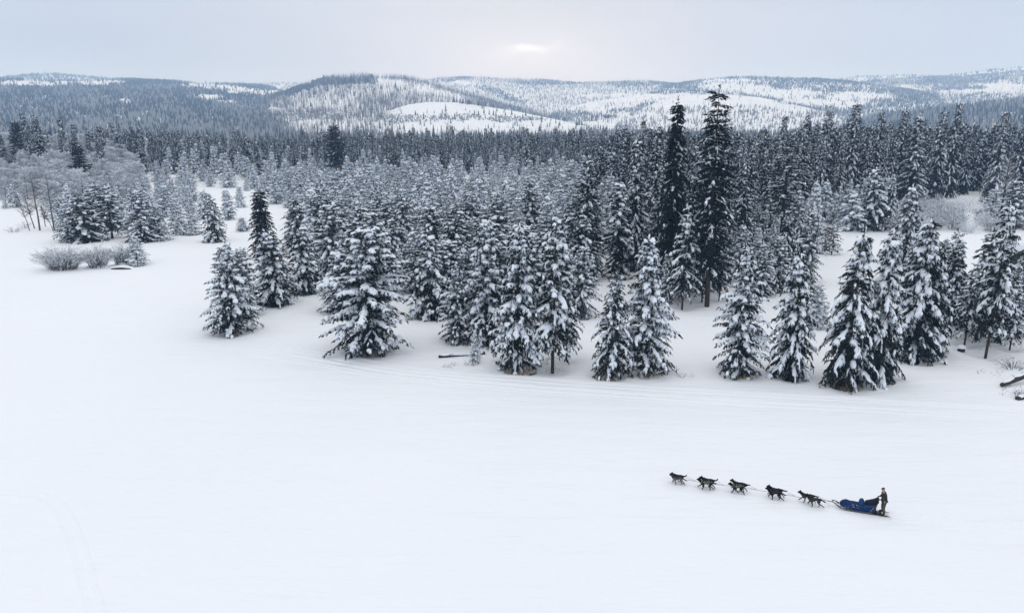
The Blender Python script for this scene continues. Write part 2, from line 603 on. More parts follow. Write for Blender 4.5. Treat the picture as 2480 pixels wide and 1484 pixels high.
    if dead > 0:
        n = int(40 * dead)
        for _ in range(n):
            z0 = rng.uniform(0.06, base + 0.1) * H
            a = rng.uniform(0, 6.28)
            ln = rng.uniform(0.5, 0.45 * R)
            o = np.array((math.cos(a), math.sin(a), rng.uniform(-0.5, 0.1)))
            c0 = np.array((np.interp(z0, zs, wob[:, 0]), np.interp(z0, zs, wob[:, 1]), z0))
            tr.add(*tube([c0, c0 + o * ln * 0.6, c0 + o * ln - Z3 * 0.15 * ln], [0.025, 0.016, 0.006], 3, cap=False))
    return tr, cr, sn


KINDS = {
    # dense young pine, loaded with snow
    "young": dict(H=10, R=2.9, base=0.06, whorl=0.48, per=7, pitch=(45, -6), droop=0.26, tuft=0.62, step=0.34, snow_p=0.98, snow_w=0.135, fingers=0.95, lump=1.35, pad=0.8, heart=5, power=0.64, nb=13, bw=0.034, belly=0.2, ragged=0.28),
    # fir with drooping shelves of snow
    "fir": dict(H=10, R=2.7, base=0.04, whorl=0.58, per=6, pitch=(38, -26), droop=0.42, tuft=0.7, step=0.34, snow_p=0.88, snow_w=0.145, fingers=0.75, power=0.9, heart=5, lump=1.2, nb=14, bw=0.036, belly=0.1, ragged=0.2),
    # young tree on a bare stem
    "stem": dict(H=10, R=2.0, base=0.19, whorl=0.5, per=5, pitch=(40, -18), droop=0.32, tuft=0.6, step=0.4, snow_p=0.8, snow_w=0.13, power=0.8, heart=3, lump=1.25, trunk_r=0.10, nb=12, bw=0.034, belly=0.2, ragged=0.3, dead=0.5),
    # tall dark spruce
    "spruce": dict(H=22, R=3.0, base=0.07, whorl=0.62, per=6, pitch=(30, -24), droop=0.36, tuft=0.8, step=0.48, snow_p=0.66, snow_w=0.14, power=1.0, nb=9, bw=0.05, belly=0.12, ragged=0.22, clump=0.65),
    # tall spruce whose snow has mostly fallen
    "dark": dict(H=22, R=3.0, base=0.1, whorl=0.55, per=7, pitch=(30, -24), droop=0.36, tuft=0.85, step=0.42, snow_p=0.27, snow_w=0.14, power=0.85, nb=13, bw=0.05, belly=0.12, ragged=0.28, clump=0.75, heart=4),
    # tall dark pine with a rough crown and a bare lower stem
    "tall": dict(H=27, R=2.9, base=0.20, whorl=0.75, per=5, pitch=(38, -18), droop=0.25, tuft=0.95, step=0.5, snow_p=0.34, snow_w=0.14, power=0.5, nb=12, bw=0.06, belly=0.3, ragged=0.36, clump=0.7, dead=1.5, trunk_r=0.27),
    # thin crown high on a long bare stem
    "sparse": dict(H=20, R=2.0, base=0.42, whorl=0.7, per=4, pitch=(40, -12), droop=0.25, tuft=0.8, step=0.5, snow_p=0.45, snow_w=0.13, power=0.6, nb=10, bw=0.04, belly=0.3, ragged=0.35, dead=1.0, trunk_r=0.2),
    # bushy old pine with a rounded crown
    "bushy": dict(H=22, R=3.4, base=0.26, whorl=0.7, per=6, pitch=(45, -8), droop=0.15, tuft=1.1, step=0.5, snow_p=0.36, snow_w=0.16, power=0.5, nb=14, bw=0.07, belly=0.35, ragged=0.3, clump=0.7, trunk_r=0.34),
    # broad leafless tree white with frost
    "frost": dict(H=9, R=3.0, base=0.14, whorl=0.55, per=6, pitch=(58, 12), droop=0.06, tuft=0.75, step=0.45, snow_p=0.85, snow_w=0.10, fingers=1.2, pad=0.6, heart=0, power=0.42, nb=12, bw=0.022, belly=0.45, ragged=0.3),
    # narrow spruce with stacked shelves of snow
    "shelf": dict(H=12, R=1.5, base=0.04, whorl=0.62, per=6, pitch=(25, -25), droop=0.35, tuft=0.6, step=0.3, snow_p=0.85, snow_w=0.15, power=0.5, nb=12, bw=0.04, belly=0.1, ragged=0.2, clump=0.4),
    # snow plastered column with dark sides
    "column": dict(H=12, R=1.5, base=0.04, whorl=0.42, per=7, pitch=(30, -30), droop=0.4, tuft=0.6, step=0.3, snow_p=0.12, snow_w=0.17, power=0.4, nb=14, bw=0.04, belly=0.1, ragged=0.2, clump=0.8),
}
MID = {
    "young": dict(snow_p=1.45, whorl=0.70, step=0.66, tuft=0.95, nb=5, bw=0.06, heart=2, pitch=(62, 0), power=0.82, pad=0.75, lump=1.45, snow_w=0.21, sides=4, limbs=False, per=6),
    "fir": dict(snow_p=1.3, whorl=0.74, step=0.66, tuft=0.95, nb=5, bw=0.06, heart=2, lump=1.4, snow_w=0.21, sides=4, limbs=False, per=6),
    "stem": dict(whorl=0.9, step=0.75, tuft=0.95, nb=7, bw=0.07, snow_w=0.2, sides=4, limbs=False),
    "spruce": dict(whorl=1.1, step=0.9, tuft=1.3, nb=8, bw=0.12, snow_w=0.23, snow_p=0.8, lump=1.2, sides=4, limbs=False),
    "frost": dict(whorl=0.8, step=0.8, tuft=1.0, nb=9, bw=0.05, snow_w=0.13, sides=4, limbs=False),
    "tall": dict(whorl=1.2, step=0.95, tuft=1.4, nb=8, bw=0.11, snow_w=0.22, sides=4, limbs=False, dead=0.0),
}
PROTO = {}
FIRST = {}


def needle_mat(kind):
    if kind == "frost":
        return M["frost_twig"]
    return M["spruce"] if kind in ("spruce", "dark", "tall", "column", "shelf", "bushy") else M["needles"]


def proto(kind, lod, i):
    key = (kind, lod, i)
    if key not in PROTO:
        kw = dict(KINDS[kind])
        if lod == "mid":
            kw.update(MID.get(kind, {}))
        sd = sum(ord(c) for c in kind + lod) * 31 + i * 977 + 5
        r = np.random.default_rng(sd)
        kw["R"] *= r.uniform(0.92, 1.08)
        kw["snow_p"] *= r.uniform(*{"near": (0.9, 1.3), "mid": (0.7, 1.4)}[lod]) if kind == "spruce" else r.uniform(0.82, 1.15)
        kw["power"] *= r.uniform(0.88, 1.15)
        kw["lean"] = r.uniform(0, 0.035) if kind in ("young", "stem", "fir") else 0.0
        if kind == "young" and i in (0, 1):
            kw["power"] = 0.84
        if kind == "young" and i == 2 and lod == "near":          # a round, bushy one with dark flanks
            kw.update(power=0.46, R=kw["R"] * 1.1, belly=0.3, snow_p=0.84)
        tr, cr, sn = conifer(r, **kw)
        PROTO[key] = ((tr.mesh(kind + "_trunk", [M["bark"]], True), cr.mesh(kind + "_crown", [needle_mat(kind)]),
                       sn.mesh(kind + "_snow", [M["snow"]], True)), kw["H"], kw["R"])
    return PROTO[key]


def tree(name, kind, lod, i, loc, h, r, rot, label, group=None, tilt=(0, 0), bark=None, category="tree"):
    meshes, H, R = proto(kind, lod, i)
    o = thing(name, label, category, loc, group)
    o.rotation_euler = (tilt[0], tilt[1], rot)
    o.scale = (r / R, r / R, h / H)
    made = FIRST.setdefault((kind, lod, i), [])
    first = not made
    for nm, me in zip(("trunk", "crown", "snow_cover"), meshes):
        p = put(nm, me, o, kind="stuff" if nm == "snow_cover" else None)
        if first:
            made.append(p)
        if nm == "trunk" and bark is not None:
            p.material_slots[0].link = "OBJECT"
            p.material_slots[0].material = bark
    return o


# ------------------------------------------------------------------ ground and hills
def build_ground():
    fine = np.radians(np.arange(-46, 46.01, 0.3))
    rest = np.radians(np.arange(50, 311, 5.0))
    az = np.concatenate([fine, rest])
    rr = np.concatenate([[1.0], np.geomspace(4, 700, 400), np.geomspace(740, 6500, 40)])
    A, Rr = np.meshgrid(az, rr)
    x, y = Rr * np.sin(A), Rr * np.cos(A)
    v = np.stack([x, y, gh(x, y) + relief(x, y)], -1).reshape(-1, 3)
    na, nr = len(az), len(rr)
    i, j = np.meshgrid(np.arange(nr - 1), np.arange(na), indexing="ij")
    p, q = i * na + j, i * na + (j + 1) % na
    f = np.concatenate([np.stack([p, p + na, q + na], -1).reshape(-1, 3), np.stack([p, q + na, q], -1).reshape(-1, 3)])
    centre = len(v)
    v = np.vstack([v, (0, 0, float(gh(0, 0)))])
    jj = np.arange(na)
    f = np.vstack([f, np.stack([np.full(na, centre), jj, (jj + 1) % na], 1)])
    put("snow_ground", to_mesh("snow_ground", v, f, np.zeros(len(f)), [M["ground"]], True), kind="structure",
        label="open snow covered meadow", )




class Hill:
    """a hill whose crest follows a profile, rising from r0 to its crest at r1 and falling away behind"""

    def __init__(self, label, crest, r0, r1, seed, shape=1.15, rough=0.05):
        self.r0, self.r1, self.seed, self.shape, self.rough, self.label = r0, r1, seed, shape, rough, label
        xs = np.array([c[0] for c in crest], float)
        ys = np.array([c[1] for c in crest], float)
        az = np.arctan2((xs - CX) / FPX, math.cos(PITCH) + (CY - ys) / FPX * math.sin(PITCH))
        el = []
        for x, y in crest:
            d = ray(x, y)
            el.append(d[2] / math.hypot(d[0], d[1]))
        self.az, self.el = az, np.array(el)
        self.a0, self.a1 = az[0], az[-1]

    def z(self, az, r):
        t = (r - self.r0) / (self.r1 - self.r0)
        crest = CAM_H + np.interp(az, self.az, self.el) * self.r1
        nz = vnoise(az * 55 + self.seed, t * 5 + 3, self.seed, 4) - 0.5
        front = np.clip(t, 0, 1) ** self.shape
        front = 0.8 * front + 0.2 * smooth(0, 1, np.clip(t, 0, 1))
        prof = np.where(t <= 1, front, 1 - 1.2 * (t - 1) ** 2 - 0.15 * (t - 1))
        mid = np.clip(1 - np.abs(2 * t - 1), 0, 1)
        z = crest * prof + nz * self.rough * 6 * mid * np.maximum(crest, 20) * 0.5
        return z - 4.0 * (1 - smooth(0, 0.15, t)) 

    def pos(self, az, r):
        return np.stack([r * np.sin(az), r * np.cos(az), self.z(az, r)], -1)

    def build(self):
        na = int(np.clip((self.a1 - self.a0) / 0.004, 60, 260))
        az = np.linspace(self.a0, self.a1, na)
        t = np.concatenate([np.linspace(0, 1, 46), np.linspace(1.04, 1.7, 14)])
        r = self.r0 + t * (self.r1 - self.r0)
        A, Rr = np.meshgrid(az, r)
        v = self.pos(A, Rr).reshape(-1, 3)
        nr = len(r)
        i, j = np.meshgrid(np.arange(nr - 1), np.arange(na - 1), indexing="ij")
        p = i * na + j
        f = np.concatenate([np.stack([p, p + na, p + na + 1], -1).reshape(-1, 3), np.stack([p, p + na + 1, p + 1], -1).reshape(-1, 3)])
        put("hill", to_mesh("hill", v, f, np.zeros(len(f)), [M["hill"]], True), kind="structure", label=self.label)


def far_trees(geo, P, h, w, kind_mat, rng):
    """small two-tier conifers"""
    n = len(P)
    th = rng.uniform(0, 6.28, n)
    k = 4
    a = th[:, None] + np.arange(k) * 2 * math.pi / k
    ring = np.stack([np.cos(a), np.sin(a), np.zeros_like(a)], -1)
    lo = P[:, None] + ring * w[:, None, None] * 0.5 + Z3 * (0.10 * h)[:, None, None]
    a1 = P + Z3 * (0.66 * h)[:, None]
    mi = P[:, None] + ring * w[:, None, None] * 0.30 + Z3 * (0.45 * h)[:, None, None]
    a2 = P + Z3 * h[:, None]
    v = np.concatenate([lo, a1[:, None], mi, a2[:, None]], 1)
    f = []
    for j in range(k):
        f += [(j, (j + 1) % k, k), (k + 1 + j, k + 1 + (j + 1) % k, 2 * k + 1)]
    f = np.array(f)
    F = f[None] + (np.arange(n) * (2 * k + 2))[:, None, None]
    geo.add(v, F, np.repeat(kind_mat, len(f)))


def far_snags(geo, P, h, w, mat, rng):
    n = len(P)
    th = rng.uniform(0, 6.28, n)
    a = th[:, None] + np.arange(3) * 2 * math.pi / 3
    ring = np.stack([np.cos(a), np.sin(a), np.zeros_like(a)], -1)
    lo = P[:, None] + ring * w[:, None, None] * 0.5 - Z3
    tip = P + Z3 * h[:, None] + np.stack([np.cos(th), np.sin(th), 0 * th], -1) * 0.3
    v = np.concatenate([lo, tip[:, None]], 1)
    f = np.array([(0, 1, 3), (1, 2, 3), (2, 0, 3)])
    F = f[None] + (np.arange(n) * 4)[:, None, None]
    geo.add(v, F, mat)


def ell(px, py, e, soft=0.35):
    """how far inside any of the ellipses (cx, cy, rx, ry, slope) a point lies, 0..1"""
    out = np.zeros_like(px)
    for cx, cy, rx, ry, *sl in e:
        sl = sl[0] if sl else 0.0
        dx = px - cx
        dy = py - cy - sl * dx
        d = np.sqrt((dx / rx) ** 2 + (dy / ry) ** 2)
        out = np.maximum(out, 1 - smooth(1 - soft, 1 + soft, d))
    return out


HILLS = []


def add_hill(label, crest, r0, r1, seed, n, live, snag, frost=0.35, th=(9, 18), wf=0.32, bare=(), dense=(), snagged=(), brush=(), nb=0, edge=1.04, rough=0.05, patch=0.35, shape=1.15, fbase=310):
    """live / snag: share of the n trial places that get a living / a burnt tree outside the clearings"""
    H = Hill(label, crest, r0, r1, seed, shape, rough)
    H.build()
    rng = np.random.default_rng(seed + 100)
    az = rng.uniform(H.a0, H.a1, n)
    r = np.sqrt(rng.uniform(r0 ** 2, (r0 + edge * (r1 - r0)) ** 2, n))
    P = H.pos(az, r)
    px, py, _ = project(P)
    jx = px + (vnoise(px / 40, py / 12, seed + 1) - 0.5) * 50
    jy = py + (vnoise(px / 30 + 9, py / 10, seed + 2) - 0.5) * 12
    nz = vnoise(px / 60, py / 14, seed + 3)
    clear = ell(jx, jy, bare)
    dn = ell(jx, jy, dense)
    sg = ell(jx, jy, snagged)
    pl = np.clip(live * (1 + patch * 4 * (nz - 0.5)), 0, 1)
    pl = np.maximum(pl * (1 - 0.97 * clear), dn * 0.95) * (1 - 0.8 * sg)
    ps = np.clip(np.maximum(snag * (1 + patch * 3 * (0.5 - nz)) * (1 - 0.9 * clear), sg), 0, 1)
    vis = (px > -150) & (px < 2640) & (P[:, 2] > -2)
    u = rng.random(n)
    il = vis & (u < pl)
    isn = vis & ~il & (rng.random(n) < ps)
    g = Geo()
    k = il.sum()
    hh = rng.uniform(*th, k) * np.where(rng.random(k) < 0.1, 1.3, 1)
    fr = np.clip(frost + 0.14 + (py[il] - 270) / 120 * 0.5 + 1.1 * (vnoise(px[il] / 45, py[il] / 12, seed + 9) - 0.5), 0.03, 0.97)
    far_trees(g, P[il], hh, hh * wf * rng.uniform(0.75, 1.3, k), (rng.random(k) < fr).astype(int), rng)
    k = isn.sum()
    far_snags(g, P[isn], rng.uniform(9, 19, k), rng.uniform(0.6, 1.1, k), 2, rng)
    if nb and brush:
        # low brush: small frosted bushes
        for cx, cy, rx, ry in brush:
            az = rng.uniform(H.a0, H.a1, nb * 6)
            r = np.sqrt(rng.uniform(r0 ** 2, r1 ** 2, nb * 6))
            Q = H.pos(az, r)
            qx, qy, _ = project(Q)
            q = ell(qx + (vnoise(qx / 20, qy / 8, 5) - 0.5) * 40, qy + (vnoise(qx / 20, qy / 6, 8) - 0.5) * 10, [(cx, cy, rx, ry)], 0.3)
            Q = Q[rng.random(len(Q)) < q * 0.9][:nb]
            far_trees(g, Q, rng.uniform(1.5, 3.2, len(Q)), rng.uniform(1.8, 3.4, len(Q)), np.ones(len(Q), int), rng)
    if g.v:
        put("hillside_forest", g.mesh("hillside_forest", [M["far_dark"], M["far_frost"], M["snag"]]), kind="stuff",
            label="far trees on the " + label)
    HILLS.append(H)


add_hill("hazy dark ridge far behind the left hills", [(-250, 196), (-100, 194), (0, 190), (60, 184), (130, 181), (200, 187), (300, 196), (420, 210)], 3900, 5000, 1, 9000, 0.8, 0.0, 0.1, (10, 18), 0.5)
add_hill("pale hazy ridge seen past the end of the left hill", [(520, 220), (580, 208), (640, 203), (700, 202), (760, 205), (850, 215), (950, 230)], 4100, 5100, 2, 5000, 0.55, 0.0, 0.2, (9, 16), 0.5)
add_hill("hazy highest ridge beyond the right hills", [(1960, 212), (2020, 196), (2080, 187), (2160, 184), (2280, 186), (2360, 176), (2430, 168), (2480, 164), (2700, 158)], 4000, 4900, 3, 8000, 0.4, 0.2, 0.3, (9, 16), 0.5)
add_hill("long forested hill on the left with snowy clearings along its top",
         [(-320, 190), (-100, 191), (0, 193), (100, 196), (200, 197), (300, 194), (380, 198), (480, 203), (560, 206), (620, 209), (660, 214), (690, 226), (720, 250), (770, 290), (820, 318)],
         900, 3300, 4, 52000, 0.90, 0.06, 0.34, (7, 13), 0.42, patch=0.12,
         bare=[(70, 204, 140, 9), (235, 202, 95, 9), (500, 211, 95, 8, 0.05), (600, 222, 105, 12, 0.12), (650, 228, 50, 12), (500, 236, 42, 8), (262, 238, 20, 4), (300, 248, 18, 5), (412, 249, 9, 5), (70, 241, 18, 2.5), (540, 250, 30, 5), (285, 284, 20, 5)])
add_hill("broad burnt plateau in the middle distance",
         [(880, 240), (960, 212), (1030, 197), (1068, 190), (1120, 188), (1170, 190), (1230, 194), (1300, 193), (1350, 197), (1400, 203), (1480, 200), (1560, 197), (1620, 203), (1720, 212), (1840, 240)],
         1500, 3400, 5, 30000, 0.16, 0.42, 0.5, (6, 11), 0.32, patch=0.8, dense=[(1110, 193, 40, 5), (1320, 203, 85, 5), (1560, 206, 90, 6, -0.02), (1190, 222, 40, 8, 0.3), (1230, 240, 50, 8, 0.25)],
         bare=[(1100, 205, 50, 5), (1200, 228, 25, 4), (1480, 232, 90, 4), (1400, 207, 40, 2)])
add_hill("rounded burnt hill in the centre with standing dead trunks",
         [(470, 316), (540, 287), (590, 262), (650, 239), (700, 223), (740, 209), (770, 199), (800, 191), (840, 186), (880, 185), (920, 190), (960, 190), (1000, 195), (1040, 204), (1080, 217), (1150, 236), (1220, 255), (1290, 272), (1350, 288), (1430, 306)],
         950, 2100, 6, 28000, 0.03, 0.6, 0.3, (8, 13), 0.34,
         dense=[(820, 200, 85, 8, -0.03), (700, 226, 60, 5, -0.25), (520, 292, 70, 22)], snagged=[(930, 255, 75, 30)],
         bare=[(950, 205, 45, 9, 0.25), (1060, 225, 70, 9, 0.25), (800, 258, 60, 5, -0.1), (740, 295, 70, 6), (640, 270, 50, 6)],
         brush=[(760, 278, 110, 14)], nb=5000)
add_hill("forested right hill with a long snowy clearing",
         [(1480, 246), (1560, 224), (1620, 207), (1680, 198), (1740, 191), (1780, 189), (1840, 189), (1900, 192), (1980, 193), (2050, 198), (2120, 208), (2220, 222), (2320, 244)],
         1500, 3100, 7, 32000, 0.62, 0.08, 0.4, (6, 11), 0.36, patch=0.55,
         bare=[(1770, 199, 80, 5), (1790, 215, 110, 11, 0.05), (1900, 228, 100, 14, 0.05), (2080, 236, 90, 11), (1950, 248, 60, 8), (2030, 254, 80, 8)])
add_hill("wide hazy hill on the far right", [(1960, 228), (2040, 207), (2110, 197), (2180, 192), (2250, 188), (2330, 186), (2400, 181), (2480, 173), (2700, 168)],
         1700, 4200, 8, 42000, 0.38, 0.3, 0.5, (6, 11), 0.36, patch=0.8,
         bare=[(2160, 216, 80, 7), (2250, 253, 80, 6, 0.15), (2130, 268, 100, 6, 0.05), (2420, 215, 80, 16), (2330, 224, 60, 6), (2380, 262, 60, 8), (2240, 196, 60, 3), (2200, 235, 60, 5, 0.1)], dense=[(2300, 200, 90, 7), (2330, 215, 60, 5)])
add_hill("smooth snowy hill left of the tall pine", [(1270, 296), (1330, 270), (1380, 257), (1440, 246), (1500, 237), (1560, 229), (1620, 221), (1700, 223), (1760, 236), (1850, 262)],
         1250, 2300, 9, 12000, 0.045, 0.05, 0.45, (5, 9), 0.36, dense=[(1560, 262, 90, 7, -0.12), (1400, 285, 90, 10), (1640, 226, 60, 2)], bare=[(1420, 254, 100, 6, -0.22), (1560, 238, 90, 8, -0.1)])
add_hill("bare white hill behind the two tallest trees", [(1490, 296), (1550, 266), (1600, 245), (1660, 232), (1720, 228), (1780, 230), (1840, 236), (1900, 248), (1960, 262), (2020, 276), (2090, 294)],
         1050, 1750, 10, 10000, 0.24, 0.05, 0.7, (4, 8), 0.4, patch=0.5, bare=[(1640, 250, 120, 16, -0.05), (1740, 244, 170, 15, 0.04), (1880, 258, 90, 8, 0.15), (1580, 282, 120, 4)])
add_hill("low white hill in front of the burnt hill", [(800, 320), (880, 292), (940, 269), (990, 253), (1040, 247), (1100, 248), (1160, 256), (1240, 268), (1320, 284), (1400, 301), (1460, 314)],
         850, 1350, 11, 5000, 0.05, 0.01, 0.2, (5, 11), 0.34, dense=[(1300, 272, 90, 3, 0.17), (1180, 255, 60, 2, 0.1)],
         bare=[(1050, 258, 120, 10, 0.05), (900, 295, 80, 6, -0.2)], brush=[(985, 288, 75, 10), (1110, 285, 60, 8), (1240, 290, 80, 6)], nb=1600, patch=0.6)
add_hill("dark wooded slope on the right edge", [(2020, 312), (2100, 293), (2180, 281), (2260, 272), (2350, 262), (2420, 252), (2480, 243), (2700, 222)],
         900, 1900, 12, 11000, 0.45, 0.5, 0.2, (9, 16), 0.32, bare=[(2470, 249, 50, 4, -0.15)])


# forest of the valley floor between the near tree line and the hills
def valley_forest():
    rng = np.random.default_rng(77)
    n = 15000
    az = rng.uniform(-0.70, 0.70, n)
    r = np.sqrt(rng.uniform(560 ** 2, 1500 ** 2, n))
    P = np.stack([r * np.sin(az), r * np.cos(az), np.zeros(n)], -1)
    P[:, 2] = gh(P[:, 0], P[:, 1])
    h = rng.uniform(9, 18, n) * np.where(rng.random(n) < 0.04, 1.35, 1)
    g = Geo()
    far_trees(g, P, h, h * rng.uniform(0.22, 0.36, n), (rng.random(n) < 0.45).astype(int), rng)
    k = rng.random(n) < 0.06
    far_snags(g, P[k] + np.array((2, 0, 0)), rng.uniform(15, 24, k.sum()), rng.uniform(0.5, 0.8, k.sum()), 2, rng)
    put("valley_forest", g.mesh("valley_forest", [M["far_dark"], M["far_frost"], M["snag"]]), kind="stuff",
        label="far forest covering the valley floor")


valley_forest()

# haze in the valley air
def build_haze():
    v, f = box(-7000, 7000, -7000, 7400, -8, 440)
    m = bpy.data.materials.new("haze")
    m.use_nodes = True
    nt = m.node_tree
    nt.nodes.clear()
    pv = nt.nodes.new("ShaderNodeVolumePrincipled")
    pv.inputs["Color"].default_value = (0.42, 0.65, 1.0, 1)
    pv.inputs["Absorption Color"].default_value = (1, 1, 1, 1)
    pv.inputs["Density"].default_value = 0.00024
    out = nt.nodes.new("ShaderNodeOutputMaterial")
    nt.links.new(pv.outputs[0], out.inputs["Volume"])
    put("haze", to_mesh("haze", v, f, np.zeros(len(f)), [m]), kind="stuff", label="thin winter haze in the valley air")


build_haze()

